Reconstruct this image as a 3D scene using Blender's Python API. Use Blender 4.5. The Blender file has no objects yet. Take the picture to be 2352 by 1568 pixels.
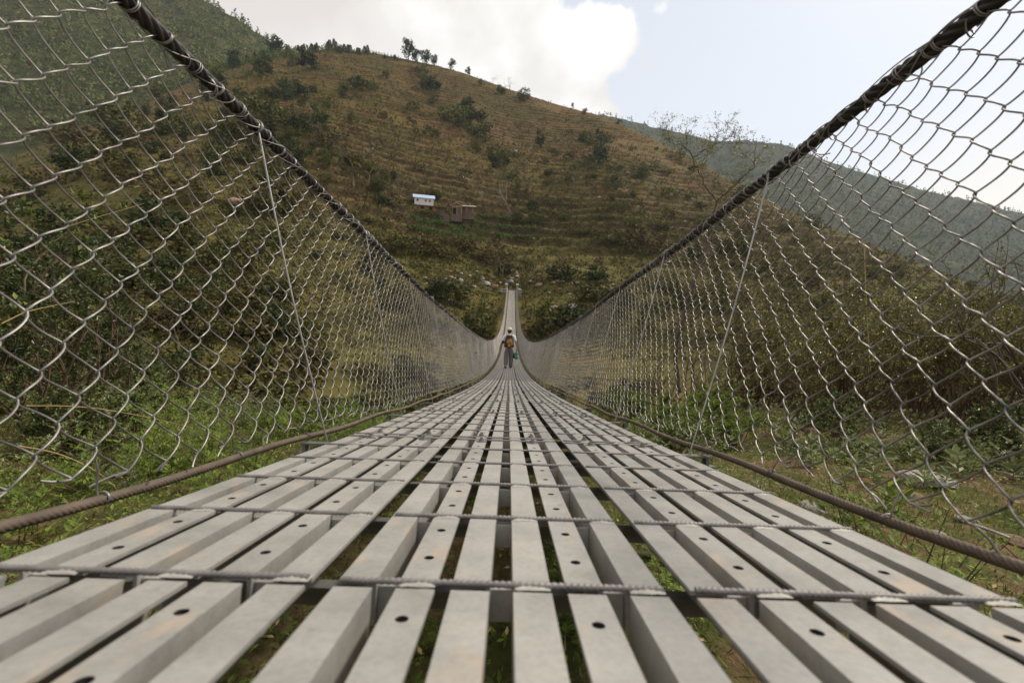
import bpy, math, random
import numpy as np
from mathutils import Matrix, Vector

rng = np.random.default_rng(7)
random.seed(7)
SC = bpy.context.scene
COL = SC.collection
rad = math.radians
PI = math.pi

# ------------------------------------------------------------------ camera
F_PX = 1059.0            # focal length in pixels of a 2352 x 1568 view
CX, CY = 1176.0, 784.0
RM = (Matrix.Rotation(rad(-0.25), 4, 'Z') @ Matrix.Rotation(rad(87.0), 4, 'X') @ Matrix.Rotation(rad(2.0), 4, 'Z'))
cam_data = bpy.data.cameras.new('camera')
cam = bpy.data.objects.new('camera', cam_data)
COL.objects.link(cam)
cam.matrix_world = RM
cam_data.sensor_width = 36.0
cam_data.lens = 36.0 * F_PX / 2352.0
cam_data.clip_start = 0.02
cam_data.clip_end = 6000
cam_data.dof.use_dof = True
cam_data.dof.focus_distance = 2.6
cam_data.dof.aperture_fstop = 4.2
SC.camera = cam
SC.view_settings.view_transform = 'Standard'
SC.view_settings.look = 'None'
SC.view_settings.exposure = 0.0
SC.view_settings.gamma = 1.0
R3 = np.array(RM.to_3x3())

def pdir(px, py):
    d = R3 @ np.array([(px - CX) / F_PX, -(py - CY) / F_PX, -1.0])
    return d / d[1]                     # forward component = 1

def at(px, py, Y):
    return pdir(px, py) * Y

# ------------------------------------------------------------------ helpers
def tag(o, label=None, cat=None, group=None, kind=None):
    if label: o['label'] = label
    if cat: o['category'] = cat
    if group: o['group'] = group
    if kind: o['kind'] = kind
    return o

def empty(name, loc=(0, 0, 0), rz=0.0):
    o = bpy.data.objects.new(name, None)
    o.empty_display_size = 0.2
    COL.objects.link(o)
    o.location = loc
    o.rotation_euler = (0, 0, rz)
    return o

class MB:
    """collects vertices and faces, then becomes one mesh"""
    def __init__(self):
        self.V = []; self.F = []; self.n = 0
    def add(self, V, F, mi=0):
        V = np.asarray(V, float).reshape(-1, 3)
        F = np.asarray(F, int)
        self.V.append(V); self.F.append((F + self.n, mi)); self.n += len(V)
        return self
    def box(self, c, s, rz=0.0, mi=0, rx=0.0):
        x, y, z = [q / 2 for q in s]
        V = np.array([[-x, -y, -z], [x, -y, -z], [x, y, -z], [-x, y, -z], [-x, -y, z], [x, -y, z], [x, y, z], [-x, y, z]])
        if rx:
            ca, sa = math.cos(rx), math.sin(rx)
            V = V @ np.array([[1, 0, 0], [0, ca, sa], [0, -sa, ca]])
        if rz:
            ca, sa = math.cos(rz), math.sin(rz)
            V = V @ np.array([[ca, sa, 0], [-sa, ca, 0], [0, 0, 1]])
        F = [[0, 3, 2, 1], [4, 5, 6, 7], [0, 1, 5, 4], [1, 2, 6, 5], [2, 3, 7, 6], [3, 0, 4, 7]]
        return self.add(V + np.array(c), F, mi)
    def mesh(self, name, smooth=False):
        me = bpy.data.meshes.new(name)
        V = np.concatenate(self.V)
        me.vertices.add(len(V))
        me.vertices.foreach_set('co', V.astype(np.float32).ravel())
        idx = []; starts = []; mats = []; st = 0
        for F, mi in self.F:
            k = F.shape[1]
            idx.append(F.ravel())
            starts.append(st + np.arange(len(F)) * k)
            mats.append(np.full(len(F), mi)); st += F.size
        idx = np.concatenate(idx); starts = np.concatenate(starts); mats = np.concatenate(mats)
        me.loops.add(len(idx)); me.loops.foreach_set('vertex_index', idx.astype(np.int32))
        me.polygons.add(len(starts)); me.polygons.foreach_set('loop_start', starts.astype(np.int32))
        me.polygons.foreach_set('material_index', mats.astype(np.int32))
        me.polygons.foreach_set('use_smooth', np.full(len(starts), bool(smooth)))
        me.update(calc_edges=True)
        return me
    def build(self, name, mats, parent=None, smooth=False, loc=None):
        me = self.mesh(name, smooth)
        return place(name, me, mats, parent, loc)

def place(name, me, mats=None, parent=None, loc=None):
    if mats is not None and len(me.materials) == 0:
        for m in (mats if isinstance(mats, (list, tuple)) else [mats]):
            me.materials.append(m)
    o = bpy.data.objects.new(name, me)
    COL.objects.link(o)
    if parent: o.parent = parent
    if loc is not None: o.location = loc
    return o

def nrm(v):
    return v / np.maximum(np.linalg.norm(v, axis=-1, keepdims=True), 1e-9)

def tubes(P, R, k=6, ref=(0.13, 0.2, 1.0), cap=False):
    """P (M,N,3) polylines -> vertices, quads"""
    P = np.asarray(P, float)
    if P.ndim == 2: P = P[None]
    M, N, _ = P.shape
    R = np.broadcast_to(np.asarray(R, float), (M, N)) if np.ndim(R) < 3 else R
    T = nrm(np.gradient(P, axis=1))
    ref = np.broadcast_to(np.asarray(ref, float), T.shape)
    a = nrm(np.cross(T, ref)); b = np.cross(T, a)
    th = np.arange(k) * 2 * PI / k
    V = P[:, :, None, :] + R[:, :, None, None] * (a[:, :, None, :] * np.cos(th)[None, None, :, None] + b[:, :, None, :] * np.sin(th)[None, None, :, None])
    base = (np.arange(M) * N * k)[:, None, None]
    i = np.arange(N - 1)[None, :, None] * k
    j = np.arange(k)[None, None, :]
    j2 = (j + 1) % k
    Fq = np.stack([base + i + j, base + i + j2, base + i + k + j2, base + i + k + j], -1).reshape(-1, 4)
    return V.reshape(-1, 3), Fq

# value noise ------------------------------------------------------
_H = np.random.default_rng(11).random((256, 256))
def vnoise(x, y):
    x = np.asarray(x, float); y = np.asarray(y, float)
    xi = np.floor(x).astype(int); yi = np.floor(y).astype(int)
    fx = x - xi; fy = y - yi
    fx = fx * fx * (3 - 2 * fx); fy = fy * fy * (3 - 2 * fy)
    g = lambda a, b: _H[a & 255, b & 255]
    return (g(xi, yi) * (1 - fx) * (1 - fy) + g(xi + 1, yi) * fx * (1 - fy) + g(xi, yi + 1) * (1 - fx) * fy + g(xi + 1, yi + 1) * fx * fy) * 2 - 1
def fbm(x, y, o=4):
    s = 0; a = 1.0
    for k in range(o):
        s = s + a * vnoise(x * 2 ** k + 17.3 * k, y * 2 ** k - 9.1 * k); a *= 0.5
    return s
def sstep(a, b, x):
    u = np.clip((x - a) / (b - a), 0, 1)
    return u * u * (3 - 2 * u)

# ------------------------------------------------------------------ materials
def new_mat(name):
    m = bpy.data.materials.new(name); m.use_nodes = True
    nt = m.node_tree; nt.nodes.clear()
    out = nt.nodes.new('ShaderNodeOutputMaterial')
    b = nt.nodes.new('ShaderNodeBsdfPrincipled')
    nt.links.new(b.outputs[0], out.inputs[0])
    return m, nt, b

def ramp(nt, fac, stops):
    r = nt.nodes.new('ShaderNodeValToRGB')
    el = r.color_ramp.elements
    while len(el) < len(stops): el.new(0.5)
    for e, (p, c) in zip(el, stops):
        e.position = p; e.color = (*c, 1)
    nt.links.new(fac, r.inputs[0])
    return r.outputs[0]

def noise(nt, scale, detail=4, rough=0.6, coord='Object', scl=None):
    tc = nt.nodes.new('ShaderNodeTexCoord')
    n = nt.nodes.new('ShaderNodeTexNoise')
    n.inputs['Scale'].default_value = scale
    n.inputs['Detail'].default_value = detail
    n.inputs['Roughness'].default_value = rough
    src = tc.outputs[coord]
    if coord == 'Position':
        pass
    if scl:
        mp = nt.nodes.new('ShaderNodeMapping'); mp.inputs['Scale'].default_value = scl
        nt.links.new(src, mp.inputs[0]); src = mp.outputs[0]
    nt.links.new(src, n.inputs['Vector'])
    return n.outputs['Fac']

def mix(nt, fac, a, b, mode='MIX'):
    m = nt.nodes.new('ShaderNodeMix'); m.data_type = 'RGBA'; m.blend_type = mode
    for sock, v in ((0, fac), (6, a), (7, b)):
        if isinstance(v, (int, float)): m.inputs[sock].default_value = v
        elif isinstance(v, tuple): m.inputs[sock].default_value = (*v, 1)
        else: nt.links.new(v, m.inputs[sock])
    return m.outputs[2]

def math_n(nt, op, a, b=0.0, clamp=False):
    m = nt.nodes.new('ShaderNodeMath'); m.operation = op; m.use_clamp = clamp
    for i, v in enumerate((a, b)):
        if isinstance(v, (int, float)): m.inputs[i].default_value = v
        else: nt.links.new(v, m.inputs[i])
    return m.outputs[0]

def bump(nt, b, h, strength=0.3, dist=0.02):
    n = nt.nodes.new('ShaderNodeBump'); n.inputs['Strength'].default_value = strength; n.inputs['Distance'].default_value = dist
    nt.links.new(h, n.inputs['Height']); nt.links.new(n.outputs[0], b.inputs['Normal'])

def simple(name, c, rough=0.7, metal=0.0, var=0.15, scale=8.0, bmp=0.0, bscale=40.0, bdist=0.01):
    m, nt, b = new_mat(name)
    f = noise(nt, scale)
    lo = tuple(max(0, x * (1 - var)) for x in c); hi = tuple(min(1, x * (1 + var)) for x in c)
    nt.links.new(ramp(nt, f, [(0.3, lo), (0.7, hi)]), b.inputs['Base Color'])
    b.inputs['Roughness'].default_value = rough; b.inputs['Metallic'].default_value = metal
    if bmp: bump(nt, b, noise(nt, bscale), bmp, bdist)
    return m

def leaf_mat(name, c1, c2, c3=None, rough=0.55, trans=0.25, spec=0.4):
    """per leaf and per plant colour variation"""
    m, nt, b = new_mat(name)
    g = nt.nodes.new('ShaderNodeNewGeometry')
    oi = nt.nodes.new('ShaderNodeObjectInfo')
    f = g.outputs['Random Per Island']
    stops = [(0.0, c1), (0.75, c2)] + ([(1.0, c3)] if c3 else [])
    col = ramp(nt, f, stops)
    k = math_n(nt, 'MULTIPLY_ADD', oi.outputs['Random'], 0.6); nt.nodes[-1].inputs[2].default_value = 0.7
    hsv = nt.nodes.new('ShaderNodeHueSaturation')
    nt.links.new(col, hsv.inputs['Color']); nt.links.new(k, hsv.inputs['Value'])
    nt.links.new(hsv.outputs[0], b.inputs['Base Color'])
    b.inputs['Roughness'].default_value = rough
    b.inputs['Specular IOR Level'].default_value = spec
    out = [n for n in nt.nodes if n.type == 'OUTPUT_MATERIAL'][0]
    if trans:
        t = nt.nodes.new('ShaderNodeBsdfTranslucent'); nt.links.new(hsv.outputs[0], t.inputs[0])
        mx = nt.nodes.new('ShaderNodeMixShader'); mx.inputs[0].default_value = trans
        nt.links.new(b.outputs[0], mx.inputs[1]); nt.links.new(t.outputs[0], mx.inputs[2])
        nt.links.new(mx.outputs[0], out.inputs[0])
    return m

# galvanised deck steel
def deck_steel():
    m, nt, b = new_mat('galvanised_deck_steel')
    oi = nt.nodes.new('ShaderNodeObjectInfo')
    tc = nt.nodes.new('ShaderNodeTexCoord')
    av = nt.nodes.new('ShaderNodeVectorMath'); av.operation = 'ADD'
    sv = nt.nodes.new('ShaderNodeVectorMath'); sv.operation = 'SCALE'; sv.inputs['Scale'].default_value = 37.0
    cv = nt.nodes.new('ShaderNodeCombineXYZ')
    for i in range(3): nt.links.new(oi.outputs['Random'], cv.inputs[i])
    nt.links.new(cv.outputs[0], sv.inputs[0]); nt.links.new(tc.outputs['Object'], av.inputs[0]); nt.links.new(sv.outputs[0], av.inputs[1])
    def nz(scale, det=5, ro=0.62, scl=(1, 1, 1)):
        mp = nt.nodes.new('ShaderNodeMapping'); mp.inputs['Scale'].default_value = scl
        nt.links.new(av.outputs[0], mp.inputs[0])
        n = nt.nodes.new('ShaderNodeTexNoise'); n.inputs['Scale'].default_value = scale; n.inputs['Detail'].default_value = det; n.inputs['Roughness'].default_value = ro
        nt.links.new(mp.outputs[0], n.inputs['Vector']); return n.outputs['Fac']
    base = ramp(nt, nz(5.5, scl=(0.8, 1.2, 1)), [(0.30, (0.265, 0.258, 0.24)), (0.5, (0.35, 0.34, 0.315)), (0.72, (0.425, 0.412, 0.38))])
    speck = ramp(nt, nz(140, 3), [(0.35, (0.78, 0.78, 0.78)), (0.6, (1, 1, 1))])
    col = mix(nt, 0.55, base, speck, 'MULTIPLY')
    warm = ramp(nt, nz(14, 4, 0.6, (1.5, .7, 1)), [(0.58, (0, 0, 0)), (0.74, (0.55, 0.55, 0.55))])
    col = mix(nt, warm, col, (0.50, 0.38, 0.27))
    dirt = ramp(nt, nz(30, 6, 0.7), [(0.60, (0, 0, 0)), (0.78, (0.65, 0.65, 0.65))])
    col = mix(nt, dirt, col, (0.22, 0.20, 0.17))
    nt.links.new(col, b.inputs['Base Color'])
    b.inputs['Metallic'].default_value = 0.25
    rr = ramp(nt, nz(20), [(0.3, (0.45, 0.45, 0.45)), (0.7, (0.7, 0.7, 0.7))])
    nt.links.new(rr, b.inputs['Roughness'])
    bump(nt, b, nz(160, 3), 0.12, 0.002)
    return m

M = {}
M['deck'] = deck_steel()
M['bar'] = simple('galvanised_bar_steel', (0.22, 0.205, 0.195), 0.5, 0.35, 0.3, 30)
M['weld'] = simple('pale_zinc_weld', (0.36, 0.345, 0.31), 0.6, 0.15, 0.2, 60, 0.4, 120, .002)
M['hole'] = simple('painted_hole_shade', (0.02, 0.018, 0.016), 0.8)  # near-black bore and bottom disc paint the shade inside the slat holes
M['bolt'] = simple('bolt_zinc', (0.22, 0.21, 0.19), 0.5, 0.5, 0.3, 60)
M['beam'] = simple('cross_beam_steel', (0.16, 0.16, 0.15), 0.6, 0.3, 0.3, 10)
M['wire'] = simple('galvanised_mesh_wire', (0.25, 0.235, 0.22), 0.46, 0.82, 0.5, 9)
M['rod'] = simple('galvanised_rod', (0.36, 0.35, 0.33), 0.5, 0.8, 0.25, 10)
M['rail'] = simple('dark_handrail_cable', (0.024, 0.019, 0.016), 0.6, 0.2, 0.5, 12, .3, 60, .003)
M['rope'] = simple('rusty_deck_cable', (0.115, 0.085, 0.062), 0.75, 0.1, 0.35, 14, .3, 90, .002)
M['concrete'] = simple('weathered_concrete', (0.22, 0.20, 0.175), 0.9, 0, 0.3, 2, .3, 12, .03)
M['limewash'] = simple('limewashed_concrete', (0.72, 0.69, 0.62), 0.85, 0, 0.1, 4)
M['redbeam'] = simple('reddish_timber', (0.24, 0.13, 0.10), 0.8, 0, 0.3, 3)
M['bark'] = simple('bark', (0.075, 0.055, 0.04), 0.9, 0, 0.4, 6, .5, 30, .01)
M['twig'] = simple('brown_twigs', (0.12, 0.075, 0.045), 0.85, 0, 0.4, 5)
M['pale_twig'] = simple('pale_bare_twigs', (0.20, 0.155, 0.115), 0.85, 0, 0.3, 5)
M['straw'] = simple('dry_straw', (0.45, 0.31, 0.14), 0.8, 0, 0.25, 5)
M['hay'] = simple('dull_hay', (0.25, 0.18, 0.08), 0.9, 0, .3, 4, .6, 20, .05)
M['rock'] = simple('pale_rock', (0.34, 0.31, 0.265), 0.9, 0, 0.35, 3.5, .7, 9, .05)
M['brown_rock'] = simple('brown_rock', (0.26, 0.17, 0.11), 0.9, 0, 0.35, 3.5, .7, 9, .05)
M['leaf_shrub'] = leaf_mat('shrub_leaves', (0.030, 0.048, 0.012), (0.085, 0.115, 0.026), (0.20, 0.20, 0.05), 0.42, 0.22, 0.5)
M['leaf_right'] = leaf_mat('olive_shrub_leaves', (0.055, 0.060, 0.014), (0.15, 0.15, 0.032), (0.38, 0.33, 0.09), 0.38, 0.25, 0.5)
M['leaf_bright'] = leaf_mat('bright_weed_leaves', (0.08, 0.13, 0.018), (0.19, 0.27, 0.04), (0.33, 0.38, 0.07), 0.55, 0.42, 0.3)
M['leaf_silver'] = leaf_mat('grey_green_leaves', (0.075, 0.10, 0.03), (0.17, 0.21, 0.07), (0.32, 0.34, 0.15), 0.5, 0.2, 0.4)
M['leaf_spring'] = leaf_mat('sparse_yellow_leaves', (0.065, 0.07, 0.016), (0.15, 0.145, 0.035), (0.28, 0.24, 0.06), 0.4, 0.3, 0.5)
M['leaf_hill'] = leaf_mat('hill_bush_leaves', (0.042, 0.048, 0.014), (0.10, 0.10, 0.026), (0.155, 0.14, 0.04), 0.7, 0.1, 0.15)
M['leaf_dark'] = leaf_mat('dark_tree_leaves', (0.022, 0.032, 0.010), (0.055, 0.068, 0.020), (0.085, 0.095, 0.028), 0.7, 0.08, 0.15)
M['leaf_conifer'] = leaf_mat('conifer_needles', (0.065, 0.085, 0.028), (0.125, 0.145, 0.045), (0.18, 0.19, 0.06), 0.7, 0.1, 0.1)
M['leaf_scrub'] = leaf_mat('dry_scrub', (0.055, 0.040, 0.016), (0.125, 0.098, 0.035), (0.17, 0.13, 0.05), 0.85, 0.1, 0.1)
M['leaf_crop'] = leaf_mat('terrace_crop', (0.045, 0.085, 0.02), (0.095, 0.155, 0.035), (0.15, 0.20, 0.055), 0.7, 0.15, 0.15)
M['leaf_forest'] = leaf_mat('forest_leaves', (0.055, 0.07, 0.022), (0.12, 0.135, 0.042), (0.18, 0.18, 0.06), 0.7, 0.1, 0.1)
M['grass'] = leaf_mat('grass_blades', (0.07, 0.095, 0.018), (0.16, 0.19, 0.04), (0.33, 0.28, 0.11), 0.6, 0.25, 0.3)

def hill_mat():
    m, nt, b = new_mat('terraced_grass_hill')
    g = nt.nodes.new('ShaderNodeNewGeometry')
    sp = nt.nodes.new('ShaderNodeSeparateXYZ'); nt.links.new(g.outputs['Normal'], sp.inputs[0])
    n1 = noise(nt, 0.022, 5, 0.62)
    n2 = noise(nt, 0.35, 6, 0.7)
    n3 = noise(nt, 1.6, 4, 0.7)
    grass = ramp(nt, n1, [(0.35, (0.10, 0.090, 0.024)), (0.47, (0.135, 0.101, 0.033)), (0.58, (0.160, 0.101, 0.041)), (0.70, (0.178, 0.094, 0.049))])
    grass2 = mix(nt, ramp(nt, n2, [(0.35, (0, 0, 0)), (0.65, (1, 1, 1))]), mix(nt, 0.55, grass, (0.045, 0.04, 0.014)), grass)
    grass3 = mix(nt, 0.8, grass2, ramp(nt, n3, [(0.3, (0.55, 0.55, 0.5)), (0.7, (1.25, 1.2, 1.1))]), 'MULTIPLY')
    tc = nt.nodes.new('ShaderNodeSeparateXYZ'); nt.links.new(g.outputs['Position'], tc.inputs[0])
    n4 = noise(nt, 1.0, 4, 0.6, 'Object', (0.025, 0.025, 0.55))
    streak = ramp(nt, n4, [(0.36, (0.50, 0.50, 0.46)), (0.5, (1.0, 1.0, 0.98)), (0.64, (1.28, 1.2, 1.05))])
    grass3 = mix(nt, 0.8, grass3, streak, 'MULTIPLY')
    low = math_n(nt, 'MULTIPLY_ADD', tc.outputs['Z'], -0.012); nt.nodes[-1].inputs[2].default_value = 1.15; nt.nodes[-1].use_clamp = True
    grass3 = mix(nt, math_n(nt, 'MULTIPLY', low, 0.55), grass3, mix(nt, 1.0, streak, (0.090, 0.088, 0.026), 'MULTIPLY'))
    steep = ramp(nt, sp.outputs['Z'], [(0.38, (1, 1, 1)), (0.66, (0, 0, 0))])
    soil = ramp(nt, n2, [(0.3, (0.028, 0.02, 0.01)), (0.7, (0.085, 0.056, 0.028))])
    col = mix(nt, steep, grass3, soil)
    nt.links.new(col, b.inputs['Base Color'])
    b.inputs['Roughness'].default_value = 0.95; b.inputs['Specular IOR Level'].default_value = 0.1
    bump(nt, b, n3, 0.6, 0.35)
    return m
M['hill'] = hill_mat()

def forest_mat(name, c1, c2, scale=0.06):
    m, nt, b = new_mat(name)
    n1 = noise(nt, scale, 6, 0.7); n2 = noise(nt, scale * 6, 5, 0.7)
    a = ramp(nt, n1, [(0.35, c1), (0.65, c2)])
    col = mix(nt, 0.8, a, ramp(nt, n2, [(0.3, (0.5, 0.5, 0.5)), (0.7, (1.2, 1.2, 1.15))]), 'MULTIPLY')
    nt.links.new(col, b.inputs['Base Color']); b.inputs['Roughness'].default_value = 0.95
    b.inputs['Specular IOR Level'].default_value = 0.05
    bump(nt, b, n2, 0.8, 2.0)
    return m
M['forest_hill'] = forest_mat('forested_slope', (0.05, 0.055, 0.02), (0.115, 0.11, 0.04))
M['far_hill'] = forest_mat('far_wooded_slope', (0.035, 0.04, 0.022), (0.075, 0.078, 0.04), 0.02)

def ground_mat():
    m, nt, b = new_mat('bank_soil_and_moss')
    n1 = noise(nt, 1.3, 6, 0.65); n2 = noise(nt, 14, 6, 0.7); n3 = noise(nt, 60, 4, 0.7)
    soil = ramp(nt, n2, [(0.3, (0.08, 0.048, 0.025)), (0.55, (0.19, 0.12, 0.065)), (0.75, (0.34, 0.25, 0.16))])
    moss = ramp(nt, n2, [(0.3, (0.035, 0.045, 0.012)), (0.7, (0.11, 0.115, 0.03))])
    col = mix(nt, ramp(nt, n1, [(0.42, (1, 1, 1)), (0.56, (0, 0, 0))]), soil, moss)
    nt.links.new(col, b.inputs['Base Color']); b.inputs['Roughness'].default_value = 0.95
    b.inputs['Specular IOR Level'].default_value = 0.15
    bump(nt, b, math_n(nt, 'ADD', n2, math_n(nt, 'MULTIPLY', n3, 0.4)), 0.8, 0.05)
    return m
M['ground'] = ground_mat()

# ------------------------------------------------------------------ world and sun
SUN_AZ, SUN_EL = rad(60), rad(47)
w = bpy.data.worlds.new('World'); SC.world = w; w.use_nodes = True
nt = w.node_tree; nt.nodes.clear()
wo = nt.nodes.new('ShaderNodeOutputWorld'); bg = nt.nodes.new('ShaderNodeBackground')
sky = nt.nodes.new('ShaderNodeTexSky'); sky.sky_type = 'NISHITA'; sky.sun_disc = False
sky.sun_elevation = SUN_EL; sky.sun_rotation = SUN_AZ; sky.air_density = 1.0; sky.dust_density = 2.5; sky.ozone_density = 1.0
tc = nt.nodes.new('ShaderNodeTexCoord')
sep = nt.nodes.new('ShaderNodeSeparateXYZ'); nt.links.new(tc.outputs['Generated'], sep.inputs[0])
X, Yd, Z = sep.outputs
n1 = nt.nodes.new('ShaderNodeTexNoise'); n1.inputs['Scale'].default_value = 5.0; n1.inputs['Detail'].default_value = 9; n1.inputs['Roughness'].default_value = 0.58
nt.links.new(tc.outputs['Generated'], n1.inputs['Vector'])
n2 = nt.nodes.new('ShaderNodeTexNoise'); n2.inputs['Scale'].default_value = 3.0; n2.inputs['Detail'].default_value = 8
nt.links.new(tc.outputs['Generated'], n2.inputs['Vector'])
vo = nt.nodes.new('ShaderNodeTexVoronoi'); vo.feature = 'SMOOTH_F1'; vo.inputs['Scale'].default_value = 8.0; vo.inputs['Smoothness'].default_value = .35
wv = nt.nodes.new('ShaderNodeVectorMath'); wv.operation = 'MULTIPLY_ADD'; wv.inputs[1].default_value = (.10, .10, .10); nt.links.new(n1.outputs['Color'], wv.inputs[0]); nt.links.new(tc.outputs['Generated'], wv.inputs[2])
nt.links.new(wv.outputs[0], vo.inputs['Vector'])
puff = math_n(nt, 'MULTIPLY', math_n(nt, 'SUBTRACT', 0.36, vo.outputs['Distance']), 0.34)
# a bank of cumulus fills the sky left of a bearing a little right of north
edge = math_n(nt, 'SUBTRACT', math_n(nt, 'MULTIPLY_ADD', Z, 0.16), X); nt.nodes[-2].inputs[2].default_value = 0.115
edge = math_n(nt, 'ADD', edge, math_n(nt, 'MULTIPLY', math_n(nt, 'SUBTRACT', n1.outputs['Fac'], 0.5), 0.40))
edge = math_n(nt, 'ADD', edge, puff)
n5 = nt.nodes.new('ShaderNodeTexNoise'); n5.inputs['Scale'].default_value = 15.0; n5.inputs['Detail'].default_value = 8; n5.inputs['Roughness'].default_value = .62
nt.links.new(tc.outputs['Generated'], n5.inputs['Vector'])
edge = math_n(nt, 'ADD', edge, math_n(nt, 'MULTIPLY', math_n(nt, 'SUBTRACT', n5.outputs['Fac'], 0.5), 0.16))
cl = math_n(nt, 'MULTIPLY', edge, 24.0, True)
low1 = math_n(nt, 'MULTIPLY', math_n(nt, 'SUBTRACT', 0.36, Z), 6.0, True); low2 = math_n(nt, 'MULTIPLY', math_n(nt, 'SUBTRACT', X, 0.50), 5.0, True)
low3 = math_n(nt, 'MULTIPLY', math_n(nt, 'SUBTRACT', n1.outputs['Fac'], 0.38), 5.0, True)
glow = math_n(nt, 'MULTIPLY', math_n(nt, 'MULTIPLY', low1, low2), math_n(nt, 'MULTIPLY', low3, 0.9))
wisp = math_n(nt, 'MULTIPLY', math_n(nt, 'SUBTRACT', n1.outputs['Fac'], 0.655), 7.0, True)
cl = math_n(nt, 'MAXIMUM', cl, math_n(nt, 'MULTIPLY', wisp, 0.6))
shade = math_n(nt, 'ADD', n2.outputs['Fac'], math_n(nt, 'MULTIPLY', puff, 0.8)); shade = math_n(nt, 'ADD', shade, math_n(nt, 'MULTIPLY', X, 0.22))
cloudcol = ramp(nt, shade, [(0.30, (8.3, 7.75, 7.4)), (0.45, (9.3, 8.95, 8.5)), (0.56, (11.2, 11.0, 10.7))])
# thin milky veil, whiter towards the horizon
veil = math_n(nt, 'SUBTRACT', 0.97, math_n(nt, 'MULTIPLY', Z, 0.48), True)
skyv = mix(nt, veil, sky.outputs[0], (9.5, 9.95, 10.6))
col = mix(nt, glow, mix(nt, cl, skyv, cloudcol), (10.9, 10.3, 9.4))
nt.links.new(col, bg.inputs[0]); bg.inputs[1].default_value = 0.10
nt.links.new(bg.outputs[0], wo.inputs[0])

sd = bpy.data.lights.new('sun', 'SUN'); sd.energy = 3.7; sd.angle = rad(6); sd.color = (1.0, 0.90, 0.75)
sun = bpy.data.objects.new('sun', sd); COL.objects.link(sun)
Ld = Vector((math.sin(SUN_AZ) * math.cos(SUN_EL), math.cos(SUN_AZ) * math.cos(SUN_EL), math.sin(SUN_EL)))
sun.rotation_euler = Ld.to_track_quat('Z', 'Y').to_euler()
sun.location = (60, 0, 80)

# ------------------------------------------------------------------ terrain
def table(pts):
    D = np.array([pdir(*p) for p in pts])
    o = np.argsort(D[:, 0])
    return D[o, 0], D[o, 2]

MID = table([(-700, 560), (-300, 450), (0, 375), (300, 255), (480, 168), (560, 145), (640, 128), (760, 112), (860, 122), (940, 138), (1000, 150), (1060, 166), (1170, 205),
             (1280, 240), (1380, 266), (1500, 318), (1600, 370), (1700, 425), (1800, 480), (2000, 560), (2200, 640), (2352, 690), (2800, 760), (3200, 800)])
LEFT = table([(-900, -500), (0, -200), (200, -110), (330, -60), (470, 2), (540, 44), (620, 90), (700, 150), (790, 260)])
RIGHT = table([(1150, 330), (1300, 275), (1380, 263), (1440, 274), (1500, 290), (1640, 323), (1720, 322), (1800, 332), (1900, 372), (2000, 402), (2100, 430), (2352, 492), (2700, 560), (3300, 640)])

FT = ([-1.6, -1.1, -.8, -.5, -.2, 0, .3, .6, 1.0, 1.6], [10, 13, 19, 30, 46, 55, 56, 50, 42, 40])
CT = ([-1.6, -1.0, -.6, -.4, -.2, 0.1, .3, .5, .8, 1.2, 1.6], [170, 230, 330, 400, 420, 400, 350, 290, 200, 130, 110])

def near_h(x, y):
    x = np.asarray(x, float); y = np.asarray(y, float)
    z = -0.74 - 0.125 * y + 0.05 * fbm(x * .9, y * .9, 4) + 0.02 * fbm(x * 4, y * 4, 3)
    ye = 6.0 + 3.5 * sstep(0.6, 2.5, x) + 0.8 * vnoise(x * .5, 3.1 + 0 * x) - 1.4 * sstep(-1.5, -6, x)
    z = z - 0.50 * np.maximum(0, y - ye)
    z = z - 0.03 * np.exp(-(x / 0.7) ** 2)
    z = z + 0.12 * np.maximum(0, np.abs(x) - 2.2) * np.where(x > 0, 0.5, 0.9)
    return z

def hill_core(x, y):
    """smooth hillside height without terraces"""
    yy = np.maximum(y, 1.0)
    t = x / yy
    Ff = np.interp(t, *FT); Cc = np.interp(t, *CT)
    E = np.interp(t, *MID)
    zc = Cc * E
    zf = -8.0
    u = (yy - Ff) / (Cc - Ff)
    uc = np.clip(u, 0, 1)
    pw = np.interp(t, [-1, -.4, 0, .5], [1.0, 1.15, 1.32, 1.2])
    z = zf + (zc - zf) * uc ** pw
    # gullies and swells, fading out at the crest so the skyline stays
    amp = np.clip(uc * 6, 0, 1) * np.clip((1 - uc) * 5, 0, 1)
    z = z + amp * (2.4 * fbm(x * .02, y * .02, 3) + 0.8 * fbm(x * .09, y * .09, 3))
    z = np.where(u > 1, zc - 0.55 * (yy - Cc), z)
    z = np.where(u < 0, -8.0 - 0.05 * (Ff - yy), z)
    return z, u, t

def terr(x, y):
    z, u, t = hill_core(x, y)
    T = 4.3
    wob = 0.8 * fbm(x * .018, y * .018, 3) + .75 * vnoise(x * .09, y * .09) + .4 * vnoise(x * .27, y * .27)
    q = (z + wob) / T
    fr = q - np.floor(q)
    zt = T * (np.floor(q) + .18 * fr + .82 * sstep(0.68, 1.0, fr)) - wob
    mask = sstep(-0.35, 0.15, fbm(x * .013 + 5, y * .013, 3) + .7) * sstep(8, 26, z) * sstep(-.75, -.35, t) * np.clip((1 - u) * 12, 0, 1)
    z = z * (1 - mask) + zt * mask
    z = z + .25 * fbm(x * .5, y * .5, 3) * np.clip(u * 10, 0, 1)
    return z

def H(x, y):
    a = near_h(x, y)
    a = np.maximum(a, -9.0)
    b = terr(x, y)
    # the terrace that carries the far landing
    zz = np.maximum(a, b)
    k = np.exp(-((x - 0.5) / 4.0) ** 2) * sstep(93, 95, y) * sstep(106, 100, y)
    return zz * (1 - k) + k * 5.25

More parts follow.
